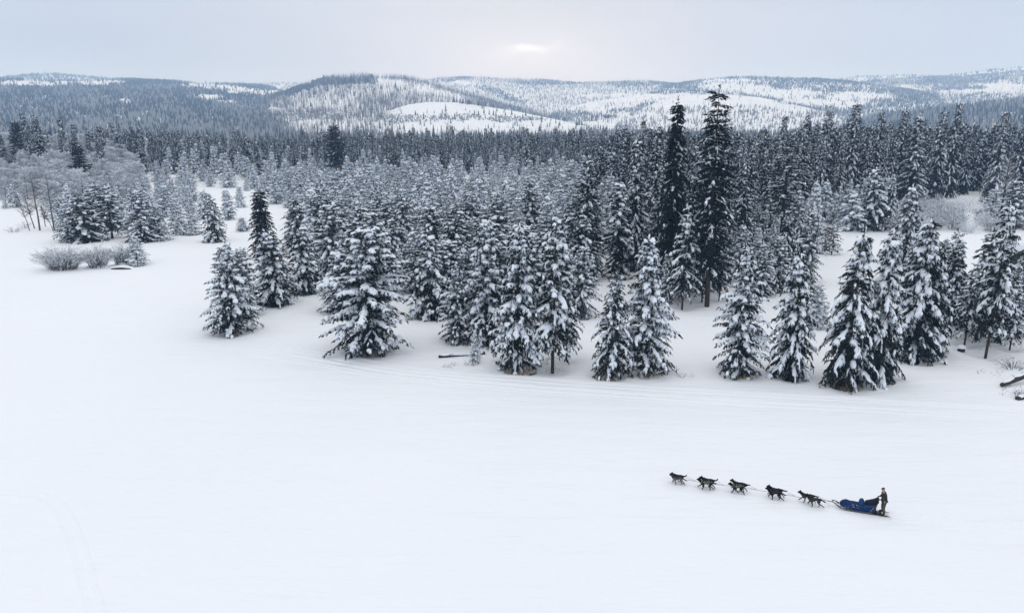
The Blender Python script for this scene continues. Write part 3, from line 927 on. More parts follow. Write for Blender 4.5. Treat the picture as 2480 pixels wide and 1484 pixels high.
# ------------------------------------------------------------------ the trees that stand out
# (name, kind, base x, base y, top y, crown width, variant, label) in the 2480 wide frame's units; placed on the ground in metres
SPEC = [
    ("snowy_pine", "young", 562, 802, 590, 118, 0, "snow-laden young pine standing alone at the front left, short dark trunk bare at its foot"),
    ("snowy_pine", "young", 592, 762, 604, 84, 1, "slender snowy pine leaning out right behind the lone front left pine"),
    ("snowy_fir", "fir", 668, 732, 556, 124, 0, "broad fir with wide drooping white skirts, just right of the lone front left pine"),
    ("snowy_fir", "fir", 738, 706, 545, 104, 1, "snow-hung fir right behind the broad drooping fir at the front left"),
    ("dark_column_tree", "column", 640, 622, 462, 52, 0, "narrow dark column of a tree with a snow cap, standing in the white clearing"),
    ("snowy_pine", "young", 892, 850, 556, 190, 2, "largest round young pine at the front, bushy to the ground over brown grass"),
    ("snowy_pine", "young", 826, 752, 585, 100, 3, "snowy pine tucked behind the left shoulder of the largest round front pine"),
    ("snowy_fir", "fir", 1045, 765, 560, 130, 2, "fir with long white boughs sweeping down, right of the largest round front pine"),
    ("snowy_pine", "young", 1112, 822, 640, 92, 0, "small dark bushy pine behind the fallen log"),
    ("snowy_pine", "young", 1180, 826, 535, 128, 1, "tall snowy pine directly behind the tiny sapling by the log"),
    ("snowy_pine", "young", 1252, 890, 545, 134, 0, "dense dark-footed pine just right of the sapling, branches to the ground"),
    ("snowy_pine", "stem", 1338, 890, 530, 120, 1, "pine with a thick bare trunk foot right of the dense dark-footed pine"),
    ("snowy_pine", "stem", 1372, 866, 655, 60, 2, "thin spindly pine on a bare stem squeezed beside the thick-footed pine"),
    ("snowy_pine", "young", 1408, 765, 600, 74, 2, "snowy pine at the left edge of the narrow white lane into the forest"),
    ("snowy_pine", "fir", 1478, 905, 662, 104, 1, "shorter front pine carrying big white clumps, left one of the pair by the lane"),
    ("snowy_pine", "young", 1565, 896, 574, 124, 3, "taller heavy-headed front pine, right one of the pair by the lane"),
    ("pine_sapling", "young", 1151, 876, 800, 28, 1, "tiny snow-dusted sapling standing in front of the fallen log"),
    ("snowy_pine", "young", 1795, 902, 600, 126, 0, "front pine with thick white pads, left end of the right-hand front row"),
    ("snowy_fir", "fir", 1915, 906, 610, 120, 0, "dark-hearted fir with drooping boughs, second in the right-hand front row"),
    ("snowy_fir", "fir", 2046, 928, 556, 140, 3, "biggest fir of the right-hand front row, long white arms reaching to the snow"),
    ("snowy_fir", "fir", 2122, 916, 562, 132, 2, "dark pointed fir pressed against the right of the biggest front fir"),
    ("snowy_fir", "fir", 2212, 866, 538, 138, 1, "tall fir with a shadowed foot, last of the dense right-hand front row"),
    ("snowy_fir", "fir", 2250, 850, 605, 90, 0, "slim fir half hidden at the right shoulder of the last tall front fir"),
    ("slim_pine", "stem", 2286, 802, 558, 78, 0, "pine on dark bare stems with a pointed snowy top, right of the dense front row"),
    ("slim_pine", "stem", 2298, 806, 600, 60, 2, "thin pine on a leaning bare stem beside the pointed slim pine"),
    ("slim_pine", "stem", 2336, 832, 640, 72, 1, "short snowy pine on a bare stem above the snow-capped stump"),
    ("slim_pine", "stem", 2388, 856, 494, 98, 0, "tallest slim pine near the right edge on a long clean bare trunk"),
    ("slim_pine", "stem", 2366, 815, 560, 80, 2, "pine standing behind the long clean trunk near the right edge"),
    ("slim_pine", "stem", 2446, 842, 690, 62, 1, "small snowy pine near the right edge between bare trunks"),
    ("slim_pine", "stem", 2484, 806, 560, 96, 2, "dark pine cut by the right edge of the view in front of the cabin"),
    ("snowy_pine", "young", 1952, 682, 516, 62, 2, "slender pine at the corner of the white clearing behind the dark-hearted fir"),
    ("snowy_pine", "young", 1882, 700, 574, 84, 1, "snowy pine filling the gap behind the first two trees of the right-hand row"),
    ("snowy_pine", "young", 1842, 712, 592, 70, 3, "snow-plastered pine close behind the left end of the right-hand row"),
    ("snowy_pine", "young", 1975, 790, 690, 60, 0, "low white pine peeping out between the dark-hearted fir and the biggest fir"),
    ("tall_pine", "tall", 1712, 742, 217, 102, 0, "tallest dark pine with a rough round-topped crown and a straight bare trunk, breaking the skyline"),
    ("tall_spruce", "dark", 1618, 716, 240, 84, 1, "second tallest dark spruce with a thin pointed spire, left of the tallest pine"),
    ("snowy_pine", "stem", 1652, 742, 500, 76, 1, "snowy young pine on a thin stem between the two tallest dark trees"),
    ("snowy_pine", "stem", 1700, 726, 560, 60, 2, "small dark pine at the foot of the tallest pine on its left"),
    ("snowy_pine", "stem", 1742, 722, 540, 66, 0, "small dark pine at the foot of the tallest pine on its right"),
    ("snow_column_spruce", "shelf", 1494, 672, 440, 64, 1, "very narrow spruce with stacked snow shelves behind the front pair by the lane"),
    ("tall_spruce", "spruce", 1532, 650, 330, 98, 0, "dark tall spruce with sweeping snowy boughs behind the narrow shelf spruce"),
    ("tall_pine", "spruce", 1421, 656, 380, 108, 3, "tall pine on a clean dark trunk at the head of the narrow white lane"),
    ("leaning_pine", "sparse", 1886, 628, 352, 92, 2, "sparse tall pine on a long thin leaning trunk right of the tallest pine"),
    ("tall_spruce", "spruce", 1592, 640, 400, 80, 2, "dark spruce close left of the pointed second tallest spruce"),
    ("tall_spruce", "spruce", 1790, 640, 395, 84, 1, "snow-streaked spruce standing between the tallest pine and the leaning pine"),
    ("snowy_pine", "young", 1928, 604, 476, 74, 0, "snow-hung pine beside the leaning pine at the clearing's left edge"),
    ("snowy_pine", "young", 1958, 600, 512, 54, 1, "small snow-hung pine at the far left corner of the right clearing"),
    ("snowy_pine", "stem", 1996, 612, 548, 36, 0, "left of two little pines standing alone in the right clearing"),
    ("snowy_pine", "stem", 2014, 614, 546, 42, 1, "right of two little pines standing alone in the right clearing"),
    ("snowy_fir", "fir", 1995, 536, 440, 62, 2, "first white fir along the far edge of the right clearing, left end"),
    ("snowy_fir", "fir", 2060, 556, 466, 92, 0, "wide low white fir along the far edge of the right clearing"),
    ("snowy_fir", "fir", 2112, 556, 408, 92, 1, "tallest white-hung fir along the far edge of the right clearing"),
    ("snowy_fir", "fir", 2150, 548, 428, 56, 3, "narrow white-hung fir left of the snow mound on the far edge"),
    ("snowy_fir", "fir", 2192, 640, 450, 84, 1, "tall pale fir rising behind the dark pointed fir of the front row"),
    ("snowy_pine", "young", 2452, 548, 440, 78, 2, "snowy pine among the frosted brush at the right edge, nearer one"),
    ("snowy_pine", "young", 2398, 530, 456, 56, 3, "small snowy pine at the right end of the frosted brush"),
    # the grove on the left
    ("snowy_fir", "fir", 206, 584, 478, 104, 0, "front fir of the left grove, wide snowy skirts above dark stems"),
    ("snowy_pine", "stem", 272, 574, 452, 86, 1, "dark-stemmed pine at the right end of the left grove"),
    ("snowy_pine", "young", 166, 580, 492, 60, 3, "pine at the left end of the left grove beside the bare aspens"),
    ("snowy_pine", "stem", 240, 572, 446, 74, 0, "tall pine at the back of the left grove"),
    ("snowy_pine", "young", 346, 584, 462, 90, 1, "large snow-laden pine of the second left clump"),
    ("snowy_pine", "young", 388, 580, 498, 62, 2, "lower pine at the right of the second left clump"),
    ("snowy_pine", "young", 400, 524, 452, 52, 0, "pine standing behind the second left clump"),
    ("snowy_pine", "young", 432, 566, 478, 52, 3, "dark little pine left of the lone white-clad clearing fir"),
    ("snowy_pine", "young", 466, 566, 500, 46, 1, "twin-stemmed little pine beside the lone clearing fir"),
    ("snowy_fir", "fir", 522, 584, 474, 66, 2, "lone white-clad fir in the middle of the left clearing"),
    ("snowy_fir", "fir", 500, 530, 462, 62, 1, "fir just behind the lone clearing fir"),
    ("snowy_pine", "young", 555, 532, 462, 38, 0, "slim little pine right of the lone clearing fir"),
    ("snowy_pine", "young", 582, 502, 452, 28, 2, "small pine out in the upper part of the left clearing"),
    ("pine_sapling", "young", 588, 560, 527, 34, 3, "low bushy sapling in the clearing left of the dark column tree"),
    ("snowy_pine", "young", 333, 640, 572, 54, 1, "pine standing at the right end of the willow bushes"),
    ("snowy_pine", "young", 37, 502, 448, 32, 0, "dark-footed pine at the left edge of the forest margin"),
    ("pine_sapling", "young", 14, 505, 476, 15, 2, "tiny lone sapling on the open snow at the left edge"),
    # tall trees of the tree line that stand out
    ("tall_pine", "bushy", 816, 432, 302, 56, 1, "bushy dark pine with an orange trunk standing out of the tree line"),
    ("tall_pine", "bushy", 205, 474, 350, 46, 2, "dark pine with an orange-brown stem in the left hillside thicket"),
    ("tall_spruce", "spruce", 106, 420, 278, 46, 1, "tallest dark spruce above the frosted knoll at the left"),
    ("tall_pine", "bushy", 54, 420, 294, 36, 0, "dark pine left of the tallest spruce above the frosted knoll"),
    ("tall_spruce", "spruce", 80, 420, 300, 36, 2, "dark spruce pressed between two taller ones above the frosted knoll"),
    ("tall_spruce", "spruce", 160, 420, 310, 36, 0, "pointed dark spruce next right of the knoll's tallest spruce"),
    ("tall_spruce", "spruce", 192, 424, 314, 32, 1, "dark spruce at the right end of the row above the frosted knoll"),
    ("tall_spruce", "spruce", 252, 440, 330, 44, 2, "dark spruce standing right of the frosted knoll"),
    ("tall_spruce", "spruce", 2050, 500, 244, 76, 0, "sharp dark spruce spire highest in the right tree line"),
    ("tall_spruce", "spruce", 2292, 480, 248, 52, 1, "dark spruce spire highest near the right end of the tree line"),
    ("tall_spruce", "spruce", 2165, 490, 262, 70, 2, "dark broad spruce in the middle of the right tree line"),
    ("tall_spruce", "spruce", 2200, 500, 276, 96, 0, "wide snow-streaked spruce right of the middle of the right tree line"),
    ("tall_spruce", "spruce", 2110, 490, 268, 56, 1, "double-topped dark spruce in the right tree line"),
    ("tall_spruce", "spruce", 2258, 490, 264, 64, 2, "snow-streaked spruce left of the far right spire"),
    ("tall_spruce", "spruce", 2402, 490, 264, 66, 0, "dark spruce spire near the right edge of the tree line"),
    ("tall_spruce", "spruce", 2456, 480, 270, 54, 1, "last dark spruce spire at the right edge of the tree line"),
    ("tall_spruce", "spruce", 1985, 500, 262, 60, 2, "dark spruce left of the highest right spire"),
    ("tall_spruce", "spruce", 1880, 520, 272, 54, 0, "dark spruce spire rising behind the leaning pine"),
    ("tall_spruce", "spruce", 1938, 500, 276, 50, 1, "dark spruce right of the one behind the leaning pine"),
    ("tall_spruce", "spruce", 1550, 520, 286, 44, 2, "dark spire just left of the second tallest spruce"),
    ("tall_spruce", "spruce", 1275, 440, 306, 40, 0, "very dark narrow spire in the middle of the tree line"),
]
FRONT = []          # base points of the trees above, kept free of scattered trees


def place_spec():
    rng = np.random.default_rng(3)
    for name, kind, bx, by, ty, w, var, label in SPEC:
        p = ground(bx, by)
        h = height_to(p, ty)
        zc = project(p)[2][0]
        scale = FPX / zc
        hpx = (by - ty) * 1024 / 2480
        lod = "near" if hpx >= 42 else "mid"
        if kind in ("column", "shelf"):
            lod = "near"
        grp = None
        tilt = (0, 0)
        bark = None
        if name == "leaning_pine":
            tilt = (0.0, math.radians(-3.5))
        if "orange" in label:
            bark = M["orange_bark"]
        if "leaning out right" in label:
            tilt = (0, math.radians(4))
        tree(name, kind, lod, var, p, h, w / scale / 2 * (1.26 if kind == "young" else 1.2 if by > 560 else 1.1), rng.uniform(0, 6.28), label, grp, tilt, bark)
        FRONT.append((p[0], p[1], w / scale / 2 * (2.2 if zc > 250 else 1)))
        if by > 560 and kind != "tall":
            WELLS.append((p[0], p[1], min(1.9, 0.42 * w / scale)))


place_spec()
build_ground()


# ------------------------------------------------------------------ the rest of the forest
def inside(px, py, poly):
    c = np.zeros(len(px), bool)
    n = len(poly)
    for i in range(n):
        x0, y0 = poly[i]
        x1, y1 = poly[(i + 1) % n]
        if y0 == y1:
            continue
        k = ((y0 > py) != (y1 > py)) & (px < (x1 - x0) * (py - y0) / (y1 - y0) + x0)
        c ^= k
    return c


THICKET = [(705, 590), (715, 540), (690, 505), (620, 470), (540, 452), (440, 455), (330, 458), (250, 448), (330, 430), (620, 424), (1000, 424), (1420, 430), (1560, 452),
           (1590, 560), (1600, 640), (1500, 640), (1455, 600), (1420, 640), (1410, 690), (1340, 740), (1230, 770), (1150, 770), (1090, 745), (1020, 720), (985, 690), (940, 720), (800, 700), (775, 640), (740, 620)]
LEFT_SCATTER = [(120, 480), (300, 470), (470, 462), (470, 520), (415, 505), (400, 545), (300, 560), (150, 560), (130, 520)]
KNOLL = [(-150, 492), (-150, 350), (0, 350), (170, 356), (300, 408), (350, 462), (300, 500), (130, 510), (100, 478), (60, 486)]
RIGHT_YOUNG = [(1770, 640), (1770, 560), (1990, 530), (2160, 520), (2160, 540), (1975, 552), (1940, 610), (1890, 660), (1800, 690)]
RIGHT_EDGE = [(2240, 815), (2330, 770), (2480, 700), (2600, 700), (2600, 850), (2480, 815), (2400, 840), (2300, 812)]
RIGHT_MID = [(2130, 650), (2260, 650), (2320, 720), (2300, 790), (2240, 800), (2180, 760)]
UNDER_TALL = [(1600, 735), (1600, 640), (1760, 620), (1780, 690), (1745, 728)]
TALL_LEFT = [(-200, 424), (-200, 392), (300, 384), (1500, 384), (1500, 430), (1000, 421), (300, 426)]
TALL_RIGHT = [(1440, 470), (1500, 384), (2700, 384), (2700, 480), (2480, 480), (2300, 472), (2180, 500), (2060, 520), (1985, 528), (1900, 560), (1800, 640), (1770, 690), (1660, 700), (1600, 650), (1560, 560)]


def sites(n, r0, r1, seed, polys, dmin, az0=-0.66, az1=0.66):
    """random places on the ground that fall in one of the areas, at least dmin apart"""
    rng = np.random.default_rng(seed)
    az = rng.uniform(az0, az1, n)
    r = np.sqrt(rng.uniform(r0 ** 2, r1 ** 2, n))
    x, y = r * np.sin(az), r * np.cos(az)
    z = gh(x, y)
    # the areas are drawn on level ground
    px, py, _ = project(np.stack([x, y, z], -1))
    ok = np.zeros(n, bool)
    for p in polys:
        ok |= inside(px, py, p)
    P = np.stack([x, y, z], -1)[ok]
    keep, cells = [], {}
    for i, p in enumerate(P):
        d = dmin(p) if callable(dmin) else dmin
        cx, cy = int(p[0] // 6), int(p[1] // 6)
        good = True
        for a in (-1, 0, 1):
            for b in (-1, 0, 1):
                for q in cells.get((cx + a, cy + b), ()):
                    if (P[q, 0] - p[0]) ** 2 + (P[q, 1] - p[1]) ** 2 < d * d:
                        good = False
                        break
        if good:
            for fx, fy, fr in FRONT:
                if (fx - p[0]) ** 2 + (fy - p[1]) ** 2 < (0.55 * fr + 0.35 * d) ** 2:
                    good = False
                    break
        if good:
            cells.setdefault((cx, cy), []).append(i)
            keep.append(i)
    return P[keep]


def stuff_forest(name, kind, P, h, r, rng, label):
    """a far mass of trees: one object whose points each carry a repeat of one of the single trees"""
    makes = [k for k in FIRST if k[0] == kind and k[1] == "mid"]
    n = len(P)
    me = bpy.data.meshes.new(name)
    me.vertices.add(n)
    me.vertices.foreach_set("co", np.ascontiguousarray(P, np.float32).ravel())
    var = rng.integers(0, len(makes), n)
    sc = np.zeros((n, 3), np.float32)
    for i, k in enumerate(makes):
        _, H, R = PROTO[k]
        sc[var == i] = np.stack([r / R, r / R, h / H], 1)[var == i]
    for nm, typ, dom, arr in (("make", "INT", "value", var.astype(np.int32)), ("turn", "FLOAT", "value", rng.uniform(0, 6.28, n).astype(np.float32)), ("size", "FLOAT_VECTOR", "vector", sc.ravel())):
        at = me.attributes.new(nm, typ, "POINT")
        at.data.foreach_set(dom, arr)
    o = put(name, me, kind="stuff", label=label)
    ng = bpy.data.node_groups.new(name, "GeometryNodeTree")
    ng.interface.new_socket("Geometry", in_out="INPUT", socket_type="NodeSocketGeometry")
    ng.interface.new_socket("Geometry", in_out="OUTPUT", socket_type="NodeSocketGeometry")
    N, L = ng.nodes, ng.links
    gin, gout, join = N.new("NodeGroupInput"), N.new("NodeGroupOutput"), N.new("GeometryNodeJoinGeometry")
    pts = N.new("GeometryNodeMeshToPoints")
    L.new(gin.outputs[0], pts.inputs[0])

    def attr(nm, typ):
        q = N.new("GeometryNodeInputNamedAttribute")
        q.data_type = typ
        q.inputs["Name"].default_value = nm
        return next(s for s in q.outputs if s.enabled and s.name == "Attribute")

    make, turn, size = attr("make", "INT"), attr("turn", "FLOAT"), attr("size", "FLOAT_VECTOR")
    eul = N.new("ShaderNodeCombineXYZ")
    L.new(turn, eul.inputs[2])
    rot = N.new("FunctionNodeEulerToRotation")
    L.new(eul.outputs[0], rot.inputs[0])
    for i, k in enumerate(makes):
        tj = N.new("GeometryNodeJoinGeometry")
        for ob in FIRST[k]:
            oi = N.new("GeometryNodeObjectInfo")
            oi.transform_space = "ORIGINAL"
            oi.inputs["Object"].default_value = ob
            L.new(oi.outputs["Geometry"], tj.inputs[0])
        eq = N.new("FunctionNodeCompare")
        eq.data_type, eq.operation = "INT", "EQUAL"
        ins = [s for s in eq.inputs if s.enabled]
        L.new(make, ins[0])
        ins[1].default_value = i
        iop = N.new("GeometryNodeInstanceOnPoints")
        L.new(pts.outputs[0], iop.inputs["Points"])
        L.new(eq.outputs[0], iop.inputs["Selection"])
        L.new(tj.outputs[0], iop.inputs["Instance"])
        L.new(rot.outputs[0], iop.inputs["Rotation"])
        L.new(size, iop.inputs["Scale"])
        L.new(iop.outputs[0], join.inputs[0])
    L.new(join.outputs[0], gout.inputs[0])
    m = o.modifiers.new("trees", "NODES")
    m.node_group = ng


def forest(kind, areas, limit, stuff_name, stuff_label):
    """areas: (places, height, radius, name, zones). The trees that show largest stand alone, the rest is one mass.
    zones: (test(px, py), label, group), the first that fits names the tree"""
    rng = np.random.default_rng(len(stuff_name))
    rows = []
    for P, h, r, name, zones in areas:
        px, py, zc = project(P)
        for i in range(len(P)):
            lb, gr = next((z[1], z[2]) for z in zones if z[0](px[i], py[i]))
            rows.append((h[i] / zc[i], P[i], h[i], r[i], name, lb, gr))
    rows.sort(key=lambda t: -t[0])
    for k, (sz, p, h, r, name, label, group) in enumerate(rows[:limit]):
        hpx = sz * FPX * 1024 / 2480
        tree(name, kind if kind != "young" or rng.random() < 0.7 else "fir", "near" if hpx > (62 if kind == "spruce" else 46) and k < limit - 8 else "mid", int(rng.integers(0, 4)) if k < limit - 8 else k % 4, p, h, r, rng.uniform(0, 6.28), label, group)
    rest = rows[limit:]
    if rest:
        stuff_forest(stuff_name, kind, np.array([q[1] for q in rest]), np.array([q[2] for q in rest]), np.array([q[3] for q in rest]), rng, stuff_label)
    return len(rows)


def one(label, group):
    return [(lambda x, y: True, label, group)]


def build_forest():
    rng = np.random.default_rng(21)

    def hr(P, lo, hi, ratio, near=None):
        h = rng.uniform(lo, hi, len(P))
        if near is not None:
            d = np.hypot(P[:, 0], P[:, 1])
            h *= 1 + near * (1 - smooth(80, 200, d))
        return h, h * ratio * rng.uniform(0.85, 1.2, len(P))

    young = []
    P = sites(60000, 85, 380, 31, [THICKET], lambda p: 3.3 + 0.0115 * math.hypot(p[0], p[1]))
    gaps = vnoise(P[:, 0] * 0.07 + 5, P[:, 1] * 0.07 + 2, 61, 2)
    P = P[gaps > 0.34]
    young.append((P, *hr(P, 4.2, 10.4, 0.40, 0.15), "snowy_pine", [
        (lambda x, y: y > 660, "snowy young pine in the front rank of the thicket behind the largest front trees", "front rank of the thicket"),
        (lambda x, y: y < 500 and x < 700, "small snowy pine in the thin far left arm of the thicket", "left arm of the thicket"),
        (lambda x, y: x < 860, "snowy pine on the thicket's left side bordering the white clearing", "left side of the thicket"),
        (lambda x, y: x > 1330, "snowy pine on the thicket's right side under the dark tall trees", "right side of the thicket"),
        (lambda x, y: y < 520, "snowy pine in the thicket's far ranks just before the dark tree line", "far ranks of the thicket"),
        (lambda x, y: True, "snow-laden young pine in the crowded heart of the thicket", "heart of the thicket")]))
    P = sites(30000, 150, 330, 32, [LEFT_SCATTER], 5.5)
    young.append((P, *hr(P, 5.0, 8.0, 0.30), "snowy_pine", one("young snowy pine scattered behind the left grove", "young pines behind the left grove")))
    P = sites(60000, 330, 420, 37, [TALL_LEFT], 8.0)
    young.append((P, *hr(P, 7.0, 12.0, 0.25), "snowy_pine", one("pale snow-laden tree at the foot of the far dark tree line", "pale trees at the foot of the far tree line")))
    P = sites(9000, 85, 220, 34, [RIGHT_YOUNG], 3.6)
    young.append((P, *hr(P, 7.0, 11.0, 0.24), "snowy_pine", one("young snowy pine between the tallest pine and the right clearing", "young pines left of the right clearing")))
    P = sites(4000, 60, 140, 35, [RIGHT_EDGE], 2.5)
    young.append((P, *hr(P, 5.0, 9.0, 0.17), "slim_pine", one("slim snowy pine in the loose stand at the right edge", "slim pines at the right edge")))
    P = sites(4000, 70, 140, 38, [RIGHT_MID], 3.6)
    young.append((P, *hr(P, 6.0, 9.0, 0.18), "snowy_pine", one("snowy pine crowded behind the last tall fir of the right-hand front row", "pines behind the right front row")))
    P = sites(4000, 80, 150, 36, [UNDER_TALL], 3.4)
    young.append((P, *hr(P, 6.0, 10.0, 0.2), "snowy_pine", one("young snowy pine in the shade under the two tallest trees", "young pines under the tallest trees")))
    n1 = forest("young", young, 290, "pine_thicket", "far part of the dense snowy pine thicket")
    frost = []
    P = sites(60000, 215, 460, 33, [KNOLL], 4.4)
    frost.append((P, *hr(P, 6.0, 10.0, 0.40), "frosted_tree", one("leafless tree white with frost on the knoll at the left edge", "frosted trees on the left knoll")))
    forest("frost", frost, 120, "frosted_thicket", "far frosted trees on the left knoll")
    tall = []
    P = sites(60000, 330, 560, 41, [TALL_LEFT], 5.4)
    h, r = hr(P, 9, 18.5, 0.125)
    px, _, _ = project(P)
    h = np.where(px < 760, h * 0.86, h)
    h = np.where(rng.random(len(h)) < 0.12, h * 1.24, h)
    d = np.hypot(P[:, 0], P[:, 1])
    tall.append((P, h, r, "tall_spruce", one("dark snow-streaked spruce in the long tree line behind the thicket", "spruces of the far tree line")))
    P = sites(90000, 95, 440, 42, [TALL_RIGHT], lambda p: 6.0)
    d = np.hypot(P[:, 0], P[:, 1])
    h, r = hr(P, 13, 24.0, 0.15)
    h = np.where(rng.random(len(h)) < 0.12, h * 1.12, h)
    px, _, _ = project(P)
    cap = np.array([height_to(q, 304 if a < 1930 else 268) for q, a in zip(P, px)])
    h = np.where(px > 1930, np.maximum(h, rng.uniform(17, 25, len(h))), h)
    h = np.minimum(h, cap * rng.uniform(0.66, 1.0, len(h)))
    tall.append((P, h, r, "tall_spruce", [
        (lambda x, y: x < 1590, "dark spruce in the tall stand left of the pointed second tallest spruce", "spruces left of the two tallest trees"),
        (lambda x, y: x < 1900 and y > 560, "dark spruce among the trunks round the two tallest trees", "spruces round the two tallest trees"),
        (lambda x, y: x < 1900, "dark spruce standing back between the two tallest trees and the leaning pine", "spruces behind the leaning pine"),
        (lambda x, y: x < 2170, "dark snow-streaked spruce behind the white firs of the far clearing edge", "spruces behind the right clearing"),
        (lambda x, y: True, "dark snow-streaked spruce behind the frosted brush at the right", "spruces behind the frosted brush")]))
    n2 = forest("spruce", tall, 270, "spruce_forest", "far ranks of the dark spruce tree line")
    print("FOREST", n1, n2, [len(a[0]) for a in young], [len(a[0]) for a in tall])


build_forest()

# ------------------------------------------------------------------ bushes, bare trees, logs, grass
def bush_mesh(rng, n, height, width, mats, snow=0.3, depth=0.7, arch=0.5, wild=0.0, twigs=4):
    st, sn = Geo(), Geo()
    for _ in range(n):
        a = rng.uniform(0, 6.28)
        rr = math.sqrt(rng.random())
        b = np.array((math.cos(a) * rr * width * 0.28, math.sin(a) * rr * width * 0.28 * depth, -0.1))
        o = np.array((math.cos(a) * rr * width * 0.34, math.sin(a) * rr * width * 0.34 * depth, 0)) + rng.normal(0, 0.12 * width * 0.3, 3) * (1, 1, 0)
        h = height * rng.uniform(0.55, 1.05) * (1 - 0.35 * rr)
        p1 = b + o * 0.35 + Z3 * h * 0.55
        p2 = b + o * (0.9 + arch * rng.random()) + Z3 * h * rng.uniform(0.85, 1.0)
        p1 = p1 + rng.normal(0, wild, 3) * h * (1, 1, 0.4)
        p2 = p2 + rng.normal(0, wild, 3) * h * (1, 1, 0.6)
        st.add(*tube([b, p1, p2], [0.022, 0.016, 0.006], 3, cap=False))
        for _k in range(twigs):
            t = rng.uniform(0.3, 0.95)
            q = b + (p1 - b) * min(1, t * 2) if t < 0.5 else p1 + (p2 - p1) * (t - 0.5) * 2
            d = unit(o + rng.normal(0, 0.6 + wild * 3, 3) + Z3 * 0.9) * h * rng.uniform(0.15, 0.35)
            st.add(*tube([q, q + d * 0.6 + Z3 * 0.02, q + d], [0.012, 0.009, 0.004], 3, cap=False))
            if rng.random() < snow:
                lumps(sn, (q + d * 0.3)[None], unit(d)[None], np.array([np.linalg.norm(d) * 0.8]), np.array([0.035]), np.array([0.03]), np.array([0.1]), rng, 0, 4)
        if rng.random() < snow:
            d = p2 - p1
            lumps(sn, p1[None], unit(d)[None], np.array([np.linalg.norm(d) * 0.8]), np.array([0.04]), np.array([0.035]), np.array([0.1]), rng, 0, 4)
    return st.mesh("bush_stems", mats), sn.mesh("bush_snow", [M["snow"]], True)


def drift(rng, rx, ry, h, seg=14, rings=5):
    """low rounded heap of snow"""
    v, f = [(0, 0, h)], []
    for i in range(1, rings + 1):
        r = i / rings
        z = h * (1 - r * r) ** 1.0 if i < rings else -0.25
        for j in range(seg):
            a = 2 * math.pi * j / seg
            w = 1 + 0.12 * math.sin(2 * a + 1) + rng.normal(0, 0.03)
            v.append((math.cos(a) * r * rx * w, math.sin(a) * r * ry * w, z * rng.uniform(0.9, 1.05)))
    for j in range(seg):
        f.append((0, 1 + j, 1 + (j + 1) % seg))
    for i in range(rings - 1):
        for j in range(seg):
            a, b = 1 + i * seg + j, 1 + i * seg + (j + 1) % seg
            f += [(a, a + seg, b + seg), (a, b + seg, b)]
    return np.array(v), np.array(f)


def sc_at(p):
    return FPX / project(p)[2][0]


def build_bushes():
    rng = np.random.default_rng(5)
    for bx, by, w, h, n, label in ((152, 652, 104, 46, 150, "widest willow bush of the three on the open snow at the left, fanning out leftward"),
                                   (238, 648, 62, 44, 95, "middle willow bush between the widest bush and the dark stream hollow"),
                                   (296, 640, 52, 40, 80, "willow bush nearest the small pine, above the dark stream hollow")):
        p = ground(bx, by)
        s = sc_at(p)
        o = thing("willow_bush", label, "bush", p, None)
        st, sn = bush_mesh(rng, int(n * 2.2), h / s * 1.45, w / s * 1.1, [M["twig"]], 0.7)
        put("stems", st, o)
        put("snow_cover", sn, o, kind="stuff")
        g = Geo()
        for k in range(4):
            v, f = drift(rng, rng.uniform(0.5, 1.1), rng.uniform(0.4, 0.7), rng.uniform(0.25, 0.5))
            g.add(v + (rng.uniform(-0.4, 0.4) * w / s, rng.uniform(-0.5, 0.3), 0), f)
        put("snow_heap", g.mesh("snow_heap", [M["snow"]], True), o, kind="stuff")
    # dark cut bank of the little stream under the bush
    p = ground(292, 652)
    g = Geo()
    v, f = drift(rng, 1.9, 0.42, 0.30)
    g.add(v, f)
    put("stream_bank", g.mesh("stream_bank", [M["log"]], True), None, p, kind="structure", label="dark undercut bank of the little stream")
    g = Geo()
    v, f = drift(rng, 2.1, 0.9, 0.45)
    g.add(v + np.array((-0.1, 0.75, 0.06)), f)
    put("snow_bank", g.mesh("snow_bank", [M["ground"]], True), None, p, kind="structure", label="snow lip over the stream bank")
    # frosted brush at the back of the right clearing
    protos = [bush_mesh(rng, 60, 4.0, 4.6, [mm], 0.8, 0.9, 0.8, 0.16, 9) for mm in (M["frost_twig"], M["twig"], M["frost_twig"], M["aspen_bark"])]
    k = 0
    for i, by in enumerate((560, 545, 528, 512)):
        for bx in np.arange(2118 + 14 * i, 2500, 46):
            x = bx + rng.uniform(-18, 18)
            p = ground(x, by + rng.uniform(-5, 3))
            st, sn = protos[int(rng.integers(0, 4))]
            k += 1
            o = thing("frosted_bush", "leafless frosted bush in the pale brush bordering the right clearing", "bush", p, "frosted brush by the right clearing")
            o.rotation_euler = (0, 0, rng.uniform(0, 6.28))
            sc = rng.uniform(0.6, 1.4)
            o.scale = (sc, sc, sc * rng.uniform(0.9, 1.2))
            put("stems", st, o)
            put("snow_cover", sn, o, kind="stuff")
    # twiggy bushes by the right edge and on the far left
    for bx, by, w, h, n, label in ((2452, 892, 66, 36, 40, "snow-bent twiggy bush on the mound at the right edge"),
                                   (2472, 960, 40, 30, 26, "dead twiggy bush under the fallen trunk at the right edge"),
                                   (30, 562, 44, 18, 26, "low twiggy bush poking from the snow at the left edge"),
                                   (62, 552, 30, 22, 22, "thin twiggy bush at the foot of the bare aspens")):
        p = ground(bx, by)
        s = sc_at(p)
        o = thing("twiggy_bush", label, "bush", p)
        st, sn = bush_mesh(rng, n, h / s, w / s, [M["twig"]], 0.5, 0.8, 1.2)
        put("stems", st, o)
        put("snow_cover", sn, o, kind="stuff")


build_bushes()


